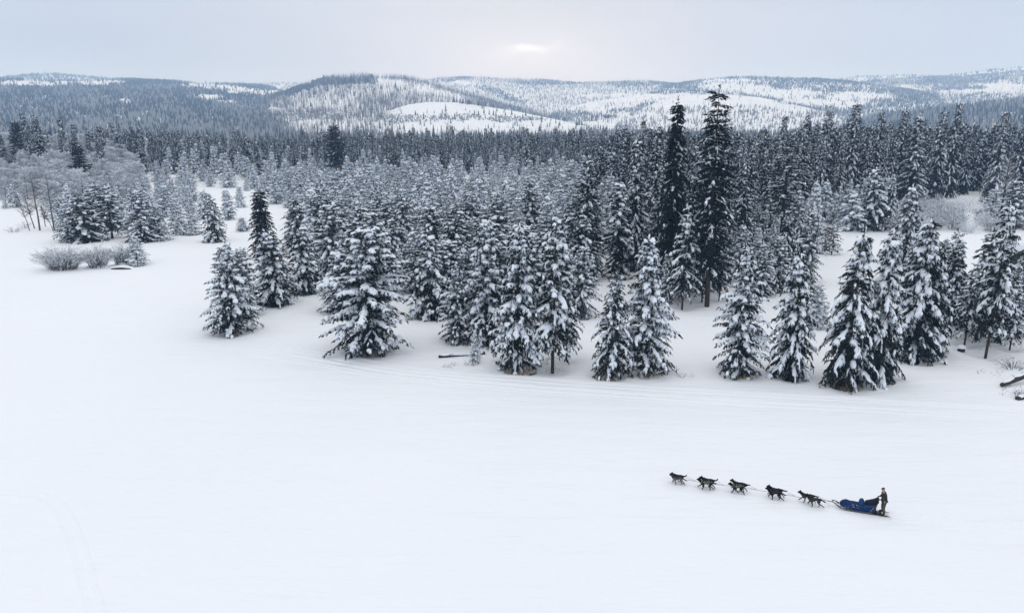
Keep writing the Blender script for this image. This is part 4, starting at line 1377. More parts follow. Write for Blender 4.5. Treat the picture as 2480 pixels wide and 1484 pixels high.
def bare_tree(rng, h, lean, r0, frost=True):
    tr, br = Geo(), Geo()
    k = np.linspace(0, 1, 7)
    pts = np.stack([lean[0] * h * k ** 1.2, lean[1] * h * k ** 1.2, h * k], 1) + np.cumsum(rng.normal(0, 0.05, (7, 3)), 0) * (1, 1, 0)
    pts[0, 2] = -0.3
    tr.add(*tube(pts, r0 * (1 - 0.8 * k), 6))
    for _ in range(70):
        t = rng.uniform(0.32, 1.0)
        q = np.array([np.interp(t, k, pts[:, i]) for i in range(3)])
        a = rng.uniform(0, 6.28)
        ln = h * (1.15 - t) * rng.uniform(0.12, 0.34)
        d = np.array((math.cos(a), math.sin(a), rng.uniform(0.3, 1.1)))
        e = q + d * ln
        br.add(*tube([q, q + d * ln * 0.5 + Z3 * 0.05, e], [0.03, 0.022, 0.01], 3, cap=False))
        for _k in range(5):
            u = rng.uniform(0.3, 1)
            s0 = q + (e - q) * u
            dd = unit(d + rng.normal(0, 0.7, 3)) * ln * rng.uniform(0.25, 0.5)
            br.add(*tube([s0, s0 + dd], [0.018, 0.008], 3, cap=False))
    return tr, br


def build_bare():
    rng = np.random.default_rng(9)
    rows = [(97, 558, 418, (-0.02, 0.0), 0.20, "bare_aspen", "thickest dark bare aspen in the leafless clump at the left"),
            (84, 553, 470, (-0.16, 0.0), 0.13, "bare_aspen", "bare aspen leaning left beside the thickest leafless trunk"),
            (131, 559, 425, (-0.03, 0.0), 0.19, "bare_aspen", "pale straight bare aspen at the right of the leafless clump"),
            (128, 559, 500, (-0.33, 0.0), 0.07, "bare_aspen", "thin pole leaning far left out of the pale straight aspen"),
            (72, 559, 470, (-0.22, 0.0), 0.09, "bare_aspen", "thin slanting bare aspen at the left of the leafless clump"),
            (110, 548, 500, (-0.02, 0.0), 0.10, "bare_aspen", "short broken bare stem between the two thick aspens"),
            (2420, 545, 372, (0.03, 0.0), 0.30, "bare_tree", "big frosted leafless tree with crooked limbs near the right edge"),
            (938, 424, 288, (0.0, 0.0), 0.25, "dead_tree", "left of the two tall thin dead trees above the middle tree line"),
            (955, 424, 284, (0.0, 0.0), 0.25, "dead_tree", "right of the two tall thin dead trees above the middle tree line"),
            (1088, 426, 288, (0.0, 0.0), 0.22, "dead_tree", "single tall dead spike in the tree line below the low white hill")]
    for bx, by, ty, lean, r0, nm, label in rows:
        p = ground(bx, by)
        h = height_to(p, ty)
        o = thing(nm, label, "tree", p)
        tr, br = bare_tree(rng, h, lean, r0)
        put("trunk", tr.mesh("trunk", [M["aspen_bark"] if nm == "bare_aspen" else M["bark"]], True), o)
        put("branches", br.mesh("branches", [M["frost_twig"] if nm == "bare_tree" else M["twig"]]), o)


build_bare()


def log_thing(name, label, a, b, r0, r1, snow, limbs, rng, lift0=0.15, lift1=0.15):
    """a fallen trunk from point a to point b"""
    p0, p1 = np.array(a, float), np.array(b, float)
    o = thing(name, label, "log", p0)
    k = np.linspace(0, 1, 9)[:, None]
    pts = (p1 - p0) * k + Z3 * (lift0 + (lift1 - lift0) * k) + np.cumsum(rng.normal(0, 0.015, (9, 3)), 0)
    g = Geo()
    g.add(*tube(pts, r0 + (r1 - r0) * k[:, 0] + rng.normal(0, 0.01, 9), 8))
    put("trunk", g.mesh("trunk", [M["log"]], True), o)
    if snow:
        g = Geo()
        n = 14
        t = np.linspace(0.02, 0.97, n)[:, None]
        q = (p1 - p0) * t + Z3 * (lift0 + (lift1 - lift0) * t) + Z3 * (r0 * 0.55) + rng.normal(0, 0.02, (n, 3)) * (1, 1, 0.5)
        g.add(*tube(q, np.interp(t[:, 0], [0, 0.06, 0.9, 1], [0.02, 1, 0.9, 0.02]) * r0 * rng.uniform(0.75, 1.1, n), 7))
        put("snow_cover", g.mesh("snow_cover", [M["snow"]], True), o, kind="stuff")
    for _ in range(limbs):
        u = rng.uniform(0.1, 0.95)
        q = (p1 - p0) * u + Z3 * (lift0 + (lift1 - lift0) * u)
        d = unit(np.array((rng.normal(0, 1), rng.normal(0, 0.6), rng.uniform(-0.7, 0.9)))) * rng.uniform(0.4, 0.9)
        g = Geo()
        g.add(*tube([q, q + d * 0.5 + Z3 * 0.04, q + d], [0.035, 0.022, 0.008], 4))
        put("branch", g.mesh("branch", [M["log"]], True), o)
    return o


def build_ground_details():
    rng = np.random.default_rng(14)
    log_thing("fallen_log", "dark fallen log capped with snow behind the tiny sapling", ground(1062, 866), ground(1176, 858), 0.17, 0.13, True, 5, rng, 0.14, 0.12)
    log_thing("fallen_pole", "thin fallen pole reaching from the log to the dense dark-footed pine", ground(1177, 850), ground(1216, 845), 0.05, 0.035, False, 0, rng, 0.22, 0.35)
    log_thing("fallen_log", "broken fallen trunk with stubby limbs cut by the right edge", ground(2425, 938), ground(2510, 918), 0.20, 0.26, True, 7, rng, 0.25, 0.9)
    log_thing("fallen_log", "lower dark log half buried under the broken trunk at the right edge", ground(2462, 968), ground(2520, 956), 0.2, 0.22, True, 3, rng, 0.12, 0.2)
    log_thing("fallen_branch", "dark bit of broken wood lying between the dense pine and the thick-footed pine", ground(1282, 908), ground(1300, 905), 0.07, 0.05, False, 2, rng, 0.05, 0.08)
    log_thing("fallen_branch", "bent dead branch lying right of the heavy-headed front pine", ground(1612, 886), ground(1650, 916), 0.035, 0.02, False, 4, rng, 0.25, 0.05)
    log_thing("fallen_branch", "snowy stick under the heavy-headed front pine", ground(1588, 906), ground(1612, 898), 0.05, 0.03, True, 1, rng, 0.06, 0.12)
    # stump with a cap of snow
    p = ground(2328, 848)
    o = thing("tree_stump", "dark tree stump with a round cap of snow near the slim pines", "stump", p)
    g = Geo()
    g.add(*tube([(0, 0, -0.1), (0.02, 0, 0.15), (0, 0.02, 0.36)], [0.38, 0.33, 0.3], 9))
    put("trunk", g.mesh("trunk", [M["log"]], True), o)
    g = Geo()
    v, f = drift(rng, 0.5, 0.47, 0.30)
    v[:, 2] = np.maximum(v[:, 2], -0.06) + 0.33
    g.add(v, f)
    put("snow_cap", g.mesh("snow_cap", [M["snow"]], True), o)
    # dead grass showing at the foot of the front trees
    g = Geo()
    for bx, by, w, n in ((900, 858, 56, 260), (1262, 903, 64, 300), (1468, 914, 52, 240), (1572, 908, 52, 200), (1796, 908, 66, 340), (2060, 936, 60, 260), (562, 806, 34, 120)):
        c = ground(bx, by)
        s = sc_at(c)
        for _ in range(n):
            a = rng.uniform(0, 6.28)
            r = math.sqrt(rng.random()) * w / s * 0.6
            q = c + np.array((math.cos(a) * r, math.sin(a) * r * 0.8, -0.02))
            d = np.array((rng.normal(0, 0.5), rng.normal(0, 0.5), 1.0)) * rng.uniform(0.12, 0.3)
            sd = np.array((math.cos(a + 1.5), math.sin(a + 1.5), 0)) * 0.02
            g.add([q - sd, q + sd, q + d], [(0, 1, 2)])
    put("dry_grass", g.mesh("dry_grass", [M["grass"]]), kind="stuff", label="brown dead grass showing round the feet of the front trees")
    # loose dead twigs sticking out of the snow
    g = Geo()
    for bx, by, w, hh, n in ((1125, 884, 60, 6, 22), (1085, 890, 30, 5, 10), (1350, 898, 60, 10, 30), (1660, 910, 40, 10, 16), (2395, 905, 60, 16, 16), (2440, 950, 50, 14, 16), (1310, 880, 50, 8, 12)):
        for _ in range(n):
            q = ground(bx + rng.uniform(-w, w) / 2, by + rng.uniform(-hh, hh) / 2)
            d = np.array((rng.normal(0, 0.6), rng.normal(0, 0.5), rng.uniform(0.1, 0.8))) * rng.uniform(0.25, 0.7)
            g.add(*tube([q - Z3 * 0.05, q + d * 0.5 + Z3 * 0.06, q + d], [0.014, 0.011, 0.005], 3, cap=False))
    put("dead_twigs", g.mesh("dead_twigs", [M["twig"]]), kind="stuff", label="dead twigs sticking out of the snow among the front trees")


build_ground_details()


def ribbon(name, pts, half, prof, label, step=0.5, lift=0.0):
    """a strip of packed snow along pts; prof(u, s) is its height for u in -1..1"""
    pts = np.asarray(pts)
    seg = np.r_[0, np.cumsum(np.linalg.norm(np.diff(pts[:, :2], axis=0), axis=1))]
    s = np.arange(0, seg[-1], step)
    # smooth curve through the points
    xy = np.stack([np.interp(s, seg, pts[:, i]) for i in (0, 1)], 1)
    for _ in range(30):
        xy[1:-1] = 0.25 * xy[:-2] + 0.5 * xy[1:-1] + 0.25 * xy[2:]
    tan = unit(np.gradient(xy, axis=0))
    nor = np.stack([-tan[:, 1], tan[:, 0]], 1)
    u = np.linspace(-1, 1, 41)
    P = xy[:, None] + nor[:, None] * (u * half)[None, :, None]
    z = gh(P[..., 0], P[..., 1]) + prof(u[None, :], s[:, None]) + lift
    v = np.concatenate([P, z[..., None]], -1).reshape(-1, 3)
    nr, nc = len(s), len(u)
    i, j = np.meshgrid(np.arange(nr - 1), np.arange(nc - 1), indexing="ij")
    p = i * nc + j
    f = np.concatenate([np.stack([p, p + 1, p + nc + 1], -1).reshape(-1, 3), np.stack([p, p + nc + 1, p + nc], -1).reshape(-1, 3)])
    put(name, to_mesh(name, v, f, np.zeros(len(f)), [M["ground"]], True), kind="structure", label=label)


def build_tracks():
    ruts = np.random.default_rng(2).uniform(-0.8, 0.8, 9)

    def prof(u, s):
        edge = smooth(1.0, 0.72, np.abs(u))
        z = 0.16 * edge - 0.06
        for i, c in enumerate(ruts):
            cc = c + 0.05 * np.sin(s * 0.05 + i)
            z = z - (0.15 + 0.07 * math.sin(i * 2.1)) * np.exp(-((u - cc) / 0.05) ** 2) * edge
        return z - 0.06 * (1 - edge)

    ribbon("snow_track", [ground(x, y) for x, y in ((640, 845), (740, 862), (860, 884), (1000, 905), (1150, 920), (1300, 932), (1500, 946), (1750, 962), (2000, 976), (2250, 990), (2480, 1004), (2700, 1018))],
           2.6, prof, "old vehicle ruts curving along the front of the trees")


build_tracks()


def build_cabin():
    base = ground(2500, 655)
    wallm = material("cabin_boards", (0.045, 0.055, 0.045), 0.85, 0.1, noise=(2, 0.4, (0.07, 0.08, 0.065)))
    o = thing("cabin", "dark green board cabin with a snowy roof, cut by the right edge", "cabin", base)
    o.rotation_euler = (0, 0, math.radians(-20))
    W, D, Hh, R = 5.6, 6.5, 2.6, 2.2
    g = Geo()
    g.add(*box(-W / 2, W / 2, 0, D, -0.3, Hh))
    v = np.array([(-W / 2, 0.0, Hh), (W / 2, 0, Hh), (0, 0, Hh + R - 0.12), (-W / 2, D, Hh), (W / 2, D, Hh), (0, D, Hh + R - 0.12)])
    g.add(v, [(0, 1, 2), (3, 5, 4)])
    put("wall", g.mesh("wall", [wallm]), o)
    for k in range(11):
        g = Geo()
        z = 0.05 + k * 0.235
        g.add(*box(-W / 2 - 0.03, W / 2 + 0.03, -0.035, -0.003, z, z + 0.215))
        put("plank", g.mesh("plank", [wallm]), o)
    for s in (-1, 1):
        n = np.array((s * W / 2, R))
        L = math.hypot(W / 2, R)
        for nm, t0, t1, mat in (("roof", 0.0, 0.12, M["log"]), ("roof_snow", 0.125, 0.42, M["snow"])):
            g = Geo()
            e = 0.5
            dx, dz = s * (W / 2) / L, -R / L
            nx, nz = s * R / L, (W / 2) / L
            pts = []
            for y in (-0.5, D + 0.5):
                for a, t in ((0.0, t0), (L + e, t0), (L + e, t1), (0.0, t1)):
                    pts.append((dx * a + nx * t, y, Hh + R + dz * a + nz * t))
            f = [(0, 1, 2), (0, 2, 3), (4, 6, 5), (4, 7, 6), (0, 4, 5), (0, 5, 1), (1, 5, 6), (1, 6, 2), (2, 6, 7), (2, 7, 3), (3, 7, 4), (3, 4, 0)]
            g.add(pts, f)
            put(nm, g.mesh(nm, [mat]), o)


build_cabin()

# ------------------------------------------------------------------ the dog team, the sled and its driver
def skin_mesh(name, verts, edges, radii, mats, sub=2, root=0):
    me = bpy.data.meshes.new(name + "_cage")
    me.from_pydata([tuple(v) for v in verts], edges, [])
    ob = bpy.data.objects.new(name + "_cage", me)
    C.objects.link(ob)
    ob.modifiers.new("skin", "SKIN")
    if not me.skin_vertices:
        raise RuntimeError("no skin layer")
    sd = me.skin_vertices[0].data
    for i, r in enumerate(radii):
        r = r if isinstance(r, tuple) else (r, r)
        sd[i].radius = r
        sd[i].use_root = (i == root)
    if sub:
        m = ob.modifiers.new("smooth", "SUBSURF")
        m.levels = m.render_levels = sub
    bpy.context.view_layer.update()
    out = bpy.data.meshes.new_from_object(ob.evaluated_get(bpy.context.evaluated_depsgraph_get()))
    out.name = name
    out.materials.clear()
    for m in mats:
        out.materials.append(m)
    out.polygons.foreach_set("use_smooth", np.ones(len(out.polygons), bool))
    bpy.data.objects.remove(ob)
    bpy.data.meshes.remove(me)
    return out


class Skel:
    def __init__(self):
        self.v, self.e, self.r = [], [], []

    def chain(self, pts, start=None):
        """pts: (x, y, z, radius); start: the vertex it grows from"""
        prev = start
        for x, y, z, r in pts:
            self.v.append((x, y, z))
            self.r.append(r)
            if prev is not None:
                self.e.append((prev, len(self.v) - 1))
            prev = len(self.v) - 1
        return prev


def dog_skeleton(pose):
    k = Skel()
    # root at the loins; chest deep, belly tucked
    k.chain([(-0.12, 0, 0.545, 0.088)])
    k.chain([(-0.30, 0, 0.565, 0.088), (-0.385, 0, 0.575, 0.055)], 0)          # 1 hips, 2 rump
    k.chain([(0.04, 0, 0.53, 0.108), (0.20, 0, 0.53, 0.128), (0.31, 0, 0.575, 0.095)], 0)   # 3, 4 chest, 5 neck root
    head = {"a": (0, 0), "b": (0.0, -0.05), "c": (-0.01, 0.06)}[pose]
    hx, hz = head
    k.chain([(0.395 + hx, 0, 0.665 + hz, 0.078), (0.475 + hx, 0, 0.725 + hz, 0.078)], 5)    # 6 neck, 7 skull
    k.chain([(0.555 + hx, 0, 0.70 + hz, 0.045), (0.63 + hx, 0, 0.68 + hz, 0.030)], 7)       # muzzle, nose
    for s in (-1, 1):
        k.chain([(0.455 + hx, s * 0.048, 0.795 + hz, 0.022), (0.445 + hx, s * 0.055, 0.845 + hz, 0.008)], 7)   # ears
    tail = {"a": [(-0.49, 0, 0.56, 0.034), (-0.60, 0, 0.55, 0.040), (-0.70, 0, 0.60, 0.018)],
            "b": [(-0.48, 0, 0.60, 0.034), (-0.58, 0, 0.67, 0.040), (-0.60, 0, 0.77, 0.020)],
            "c": [(-0.49, 0, 0.53, 0.034), (-0.61, 0, 0.45, 0.040), (-0.72, 0, 0.42, 0.018)]}[pose]
    k.chain(tail, 2)
    F = {"a": (((0.22, 0.40, 0.055), (0.31, 0.30, 0.036), (0.43, 0.19, 0.024), (0.52, 0.10, 0.026)), ((0.17, 0.39, 0.055), (0.13, 0.27, 0.036), (0.17, 0.15, 0.024), (0.21, 0.035, 0.028))),
         "b": (((0.20, 0.39, 0.055), (0.15, 0.28, 0.036), (0.02, 0.17, 0.024), (-0.06, 0.10, 0.026)), ((0.21, 0.39, 0.055), (0.24, 0.26, 0.036), (0.32, 0.15, 0.024), (0.37, 0.04, 0.028))),
         "c": (((0.22, 0.40, 0.055), (0.29, 0.29, 0.036), (0.36, 0.20, 0.024), (0.30, 0.12, 0.026)), ((0.17, 0.39, 0.055), (0.11, 0.28, 0.036), (0.10, 0.15, 0.024), (0.13, 0.035, 0.028)))}[pose]
    Hn = {"a": (((-0.30, 0.43, 0.068), (-0.24, 0.31, 0.044), (-0.40, 0.22, 0.028), (-0.50, 0.10, 0.022), (-0.56, 0.045, 0.026)), ((-0.29, 0.43, 0.068), (-0.19, 0.32, 0.044), (-0.32, 0.22, 0.028), (-0.31, 0.10, 0.022), (-0.27, 0.035, 0.026))),
          "b": (((-0.28, 0.43, 0.068), (-0.15, 0.34, 0.044), (-0.22, 0.22, 0.028), (-0.10, 0.12, 0.022), (-0.04, 0.05, 0.026)), ((-0.30, 0.43, 0.068), (-0.22, 0.31, 0.044), (-0.38, 0.23, 0.028), (-0.44, 0.11, 0.022), (-0.49, 0.04, 0.026))),
          "c": (((-0.29, 0.43, 0.068), (-0.20, 0.31, 0.044), (-0.35, 0.21, 0.028), (-0.34, 0.09, 0.022), (-0.29, 0.035, 0.026)), ((-0.30, 0.43, 0.068), (-0.26, 0.30, 0.044), (-0.43, 0.24, 0.028), (-0.55, 0.15, 0.022), (-0.61, 0.09, 0.026)))}[pose]
    for s, leg in ((-1, F[0]), (1, F[1])):
        k.chain([(x, s * (0.085 if i else 0.07), z, r) for i, (x, z, r) in enumerate(leg)], 4)
    for s, leg in ((-1, Hn[0]), (1, Hn[1])):
        k.chain([(x, s * (0.085 if i else 0.065), z, r) for i, (x, z, r) in enumerate(leg)], 1)
    k.r = [r * 1.22 for r in k.r]
    return k


def fur(name, back, leg):
    """fur darker on the back, paler on the legs and belly: object height decides"""
    m = material(name, back, 0.85, 0.15)
    nt = m.node_tree
    b = nt.nodes["Principled BSDF"]
    tc = nt.nodes.new("ShaderNodeTexCoord")
    sp = nt.nodes.new("ShaderNodeSeparateXYZ")
    nt.links.new(tc.outputs["Object"], sp.inputs[0])
    n = nt.nodes.new("ShaderNodeTexNoise")
    n.inputs["Scale"].default_value = 9
    nt.links.new(tc.outputs["Object"], n.inputs["Vector"])
    ad = nt.nodes.new("ShaderNodeMath")
    ad.operation = "MULTIPLY_ADD"
    ad.inputs[1].default_value = 0.18
    nt.links.new(n.outputs[0], ad.inputs[0])
    nt.links.new(sp.outputs[2], ad.inputs[2])
    r = nt.nodes.new("ShaderNodeValToRGB")
    r.color_ramp.elements[0].position, r.color_ramp.elements[1].position = 0.54, 0.74
    r.color_ramp.elements[0].color, r.color_ramp.elements[1].color = (*leg, 1), (*back, 1)
    nt.links.new(ad.outputs[0], r.inputs[0])
    nt.links.new(r.outputs[0], b.inputs["Base Color"])
    return m


M["fur_black"] = fur("black_fur", (0.008, 0.008, 0.009), (0.010, 0.0095, 0.009))
M["fur_grey"] = fur("grey_tan_fur", (0.03, 0.027, 0.026), (0.20, 0.165, 0.14))
M["fur_tan_leg"] = fur("black_fur_tan_legs", (0.009, 0.009, 0.01), (0.06, 0.055, 0.05))
M["harness"] = material("harness_webbing", (0.30, 0.32, 0.22), 0.8, 0.2)
M["harness_dark"] = material("dark_harness_webbing", (0.07, 0.06, 0.075), 0.8, 0.2)
M["rope"] = material("tow_rope", (0.28, 0.30, 0.32), 0.85, 0.1)
M["eye"] = material("dog_eye", (0.02, 0.012, 0.008), 0.2, 0.5)


def harness_mesh(mat):
    g = Geo()

    def ring(x, z, ry, rz, tilt, r=0.014):
        a = np.linspace(0, 2 * math.pi, 15)
        pts = np.stack([x + tilt * np.sin(a) * rz, np.cos(a) * ry, z + np.sin(a) * rz], 1)
        g.add(*tube(pts, r, 4, cap=False))

    ring(0.305, 0.585, 0.115, 0.12, -0.35)
    ring(0.06, 0.535, 0.128, 0.125, 0.1)
    for s in (-1, 1):
        g.add(*tube([(0.27, s * 0.10, 0.64), (0.05, s * 0.118, 0.58), (-0.15, s * 0.10, 0.585), (-0.34, s * 0.05, 0.625), (-0.42, 0, 0.635)], 0.013, 4))
        g.add(*tube([(0.27, s * 0.11, 0.52), (0.05, s * 0.128, 0.56), (-0.12, s * 0.07, 0.64), (-0.25, s * 0.02, 0.655)], 0.013, 4))
    return g.mesh("harness", [mat])


def build_team():
    nat = 1.0 / 1.0323
    gp = lambda x, y: ground(x * nat, y * nat)
    rows = [gp(1694, 1209), gp(1766, 1221), gp(1845, 1230.5), gp(1938, 1246), gp(2026, 1262)]
    fwd = rows[0] - rows[4]
    fwd[2] = 0
    fwd = unit(fwd)
    left = np.array((-fwd[1], fwd[0], 0.0))          # the team's left: towards the camera when it runs to the left
    if left[1] > 0:
        left = -left
    rot = math.atan2(fwd[1], fwd[0])
    body = {}
    for pose in "abc":
        k = dog_skeleton(pose)
        body[pose] = skin_mesh("dog_body_" + pose, k.v, k.e, k.r, [M["fur_black"]], 2)
    har = {"light": harness_mesh(M["harness"]), "dark": harness_mesh(M["harness_dark"])}
    eye_g = Geo()
    for s in (-1, 1):
        v, f = LUMPS5[0]
        eye_g.add(v * (0.016, 0.009, 0.011) + (0.515, s * 0.052, 0.738), f)
    eyes = eye_g.mesh("eyes", [M["eye"]], True)
    names = ["front", "second", "third", "fourth", "rear"]
    spec = [  # (pose, fur, harness, forward shift, label) near dog then far dog of each pair
        (("c", "fur_grey", "dark", 0.02, "grey-tan sled dog with a dark back, nearer one of the front pair"), ("b", "fur_black", "dark", 0.0, "black sled dog with raised tail, farther one of the front pair")),
        (("a", "fur_black", "light", 0.05, "black sled dog in a pale green crossed harness, nearer one of the second pair"), ("b", "fur_black", "dark", -0.08, "black sled dog with upturned tail, farther one of the second pair")),
        (("b", "fur_black", "light", 0.06, "black sled dog with gathered legs, nearer one of the middle pair"), ("a", "fur_black", "dark", -0.04, "black sled dog half hidden, farther one of the middle pair")),
        (("c", "fur_black", "dark", 0.08, "black sled dog with low head and tail, nearer one of the fourth pair"), ("a", "fur_black", "dark", -0.02, "black sled dog with lifted head, farther one of the fourth pair")),
        (("c", "fur_tan_leg", "dark", -0.18, "black sled dog with greyish hind legs, nearer one of the last pair"), ("a", "fur_tan_leg", "dark", 0.20, "black sled dog with pale outstretched forelegs, farther one of the last pair")),
    ]
    attach = []
    for i, pair in enumerate(spec):
        for side, (pose, fm, hk, shift, label) in zip((1, -1), pair):
            p = rows[i] + left * side * (0.20 if i else 0.17) + fwd * shift
            p[2] = float(gh(p[0], p[1]))
            d = put("sled_dog", body[pose], None, p, label=label, category="dog", group="sled dogs in harness")
            d.rotation_euler = (0, 0, rot + (0.04 if side > 0 else -0.03))
            sc = 0.98 if i else 0.90
            d.scale = (sc, sc * 1.05, sc)
            d.material_slots[0].link = "OBJECT"
            d.material_slots[0].material = M[fm]
            put("harness", har[hk], d)
            if pose == "a":
                put("eyes", eyes, d)
            attach.append((i, p + fwd * (-0.45) + Z3 * 0.62, p + fwd * 0.33 + Z3 * 0.55))
    # sled: origin between the runners' rear third
    rear = gp(2224, 1288.5)
    so = rear + fwd * 1.5
    so[2] = float(gh(so[0], so[1]))
    bow = so + fwd * 1.80 + Z3 * 0.40
    # gang line along the middle, with tug lines and neck lines to the dogs
    rope = thing("tow_rope", "thin grey tow rope running from the sled between the pairs of dogs", "rope", bow)
    mids = [r + Z3 * 0.40 - fwd * 0.1 for r in rows[::-1]]
    pts = np.array([bow] + mids) - bow
    g = Geo()
    g.add(*tube(pts, 0.014, 4))
    put("main_line", g.mesh("main_line", [M["rope"]]), rope)
    for i, tail, neck in attach:
        c = rows[i] + Z3 * 0.42
        back = c - fwd * 1.15 if i < 4 else c - fwd * 1.3
        for nm, a, b in (("tug_line", tail, back), ("neck_line", neck, c + fwd * 0.5)):
            if nm == "neck_line" and i == 0:
                continue
            g = Geo()
            g.add(*tube([a - bow, (a + b) / 2 - bow - Z3 * 0.03, b - bow], 0.009, 3))
            put(nm, g.mesh(nm, [M["rope"]]), rope)
    return so, rot, fwd, left


SLED_POS, SLED_ROT, FWD, LEFT = build_team()


def build_sled():
    wood = material("ash_wood", (0.14, 0.10, 0.07), 0.6, 0.3, noise=(6, 0.4, (0.09, 0.065, 0.045)))
    dark = material("black_plastic", (0.012, 0.012, 0.015), 0.5, 0.4)
    blue = material("blue_canvas", (0.010, 0.046, 0.145), 0.8, 0.12, noise=(5, 0.5, (0.004, 0.016, 0.055)), bump=[(6.0, 0.7, 0.08)])
    navy = material("navy_lining", (0.006, 0.008, 0.022), 0.8, 0.2)
    metal = material("grey_aluminium", (0.35, 0.36, 0.38), 0.4, 0.5)
    o = thing("dog_sled", "dog sled with a blue canvas cargo bag and dark curved front bow", "sled", SLED_POS)
    o.rotation_euler = (0, 0, SLED_ROT)
    yw = 0.28

    def bar(name, pts, r, mat, sides=6):
        g = Geo()
        g.add(*tube(pts, r, sides))
        return put(name, g.mesh(name, [mat], True), o)

    for s in (-1, 1):
        g = Geo()
        pts = [(-1.5, s * yw, 0.035), (0.9, s * yw, 0.035), (1.15, s * yw, 0.06), (1.4, s * yw * 0.98, 0.17), (1.58, s * yw * 0.9, 0.30)]
        v, f = tube(pts, 0.022, 4)
        v[:, 2] = np.maximum(v[:, 2], 0.004)
        g.add(v, f)
        r = put("runner", g.mesh("runner", [wood]), o)
        g = Geo()
        g.add(*box(-1.32, -0.92, s * yw - 0.055, s * yw + 0.055, 0.058, 0.075))
        put("footboard", g.mesh("footboard", [dark]), r)
        for x0, x1, z1 in ((0.75, 0.70, 0.42), (0.15, 0.10, 0.45), (-0.5, -0.62, 0.62)):
            bar("stanchion", [(x0, s * yw, 0.05), (x1, s * yw * 0.97, z1)], 0.016, wood, 5)
        bar("basket_rail", [(1.30, s * 0.24, 0.30), (0.7, s * 0.28, 0.42), (0.1, s * 0.285, 0.45), (-0.66, s * 0.28, 0.62)], 0.015, wood, 5)
        bar("bag_strap", [(-0.30, s * 0.292, 0.10), (-0.42, s * 0.305, 0.34), (-0.52, s * 0.29, 0.52)], 0.012, metal, 4)
    th = np.linspace(-1, 1, 11)
    bar("brush_bow", [(1.30 + 0.52 * math.sqrt(max(0, 1 - t * t)), t * 0.285, 0.20 + 0.24 * math.sqrt(max(0, 1 - t * t))) for t in th], 0.028, dark, 6)
    bar("handlebar", [(-0.52, -0.28, 0.06), (-0.66, -0.28, 0.6), (-0.74, -0.26, 0.92), (-0.77, -0.18, 1.02), (-0.78, 0, 1.04), (-0.77, 0.18, 1.02), (-0.74, 0.26, 0.92), (-0.66, 0.28, 0.6), (-0.52, 0.28, 0.06)], 0.02, dark, 6)
    for x in (1.0, 0.3, -0.45):
        bar("crosspiece", [(x, -0.28, 0.10), (x, 0.28, 0.10)], 0.016, wood, 5)
    bar("tow_bridle", [(1.0, -0.2, 0.1), (1.55, -0.06, 0.28), (1.95, 0.0, 0.36), (2.2, 0, 0.37)], 0.014, dark, 4)
    bar("snow_hook", [(1.98, 0.05, 0.30), (2.08, 0.07, 0.22), (1.98, 0.09, 0.12), (1.9, 0.09, 0.10)], 0.014, metal, 4)
    g = Geo()
    g.add(*box(-1.05, -0.58, -0.2, 0.2, 0.02, 0.055))
    put("drag_mat", g.mesh("drag_mat", [dark]), o)
    bar("brake_bar", [(-0.8, -0.2, 0.16), (-0.82, 0, 0.17), (-0.8, 0.2, 0.16)], 0.018, metal, 5)
    # cargo bag: loft of rounded sections, drooping between the front and the hump
    rng = np.random.default_rng(4)
    st = [(1.34, 0.16, 0.26, 0.42), (1.22, 0.22, 0.19, 0.56), (1.02, 0.255, 0.14, 0.60), (0.8, 0.275, 0.11, 0.55), (0.55, 0.29, 0.10, 0.52), (0.3, 0.295, 0.10, 0.52), (0.1, 0.295, 0.10, 0.55),
          (-0.1, 0.295, 0.10, 0.61), (-0.3, 0.295, 0.10, 0.66), (-0.5, 0.29, 0.11, 0.72), (-0.66, 0.27, 0.14, 0.80)]
    prof = [(-0.80, 0), (-1, 0.12), (-1.04, 0.45), (-1, 0.8), (-0.8, 0.97), (-0.4, 0.93), (0, 0.9), (0.4, 0.93), (0.8, 0.97), (1, 0.8), (1.04, 0.45), (1, 0.12), (0.80, 0), (0, -0.02)]
    v, n = [], len(prof)
    for x, w, z0, z1 in st:
        for a, b in prof:
            v.append((x + rng.normal(0, 0.012), a * w + rng.normal(0, 0.010), z0 + b * (z1 - z0) + rng.normal(0, 0.012)))
    f = []
    for i in range(len(st) - 1):
        for j in range(n):
            p, q = i * n + j, i * n + (j + 1) % n
            f += [(p, q, q + n), (p, q + n, p + n)]
    c0, c1 = len(v), len(v) + 1
    v += [(1.38, 0, 0.36), (-0.70, 0, 0.45)]
    for j in range(n):
        f += [(c0, (j + 1) % n, j), (c1, (len(st) - 1) * n + j, (len(st) - 1) * n + (j + 1) % n)]
    g = Geo()
    g.add(v, f)
    bag = put("cargo_bag", g.mesh("cargo_bag", [blue], True), o)
    # dark open rear part of the bag rising to the handlebar
    g = Geo()
    sec = [(-0.08, 0.20, 0.58, 0.70), (-0.3, 0.25, 0.62, 0.78), (-0.55, 0.265, 0.66, 0.86), (-0.72, 0.25, 0.72, 0.98), (-0.78, 0.2, 0.8, 1.0)]
    v = []
    pr = [(-1, 0), (-1.05, 0.5), (-0.9, 1.0), (0, 0.92), (0.9, 1.0), (1.05, 0.5), (1, 0)]
    for x, w, z0, z1 in sec:
        for a, b in pr:
            v.append((x + rng.normal(0, 0.008), a * w, z0 + b * (z1 - z0) + rng.normal(0, 0.008)))
    n = len(pr)
    f = []
    for i in range(len(sec) - 1):
        for j in range(n):
            p, q = i * n + j, i * n + (j + 1) % n
            f += [(p, q, q + n), (p, q + n, p + n)]
    k = len(v)
    v += [(-0.06, 0, 0.64), (-0.79, 0, 0.9)]
    for j in range(n):
        f += [(k, (j + 1) % n, j), (k + 1, (len(sec) - 1) * n + j, (len(sec) - 1) * n + (j + 1) % n)]
    g.add(v, f)
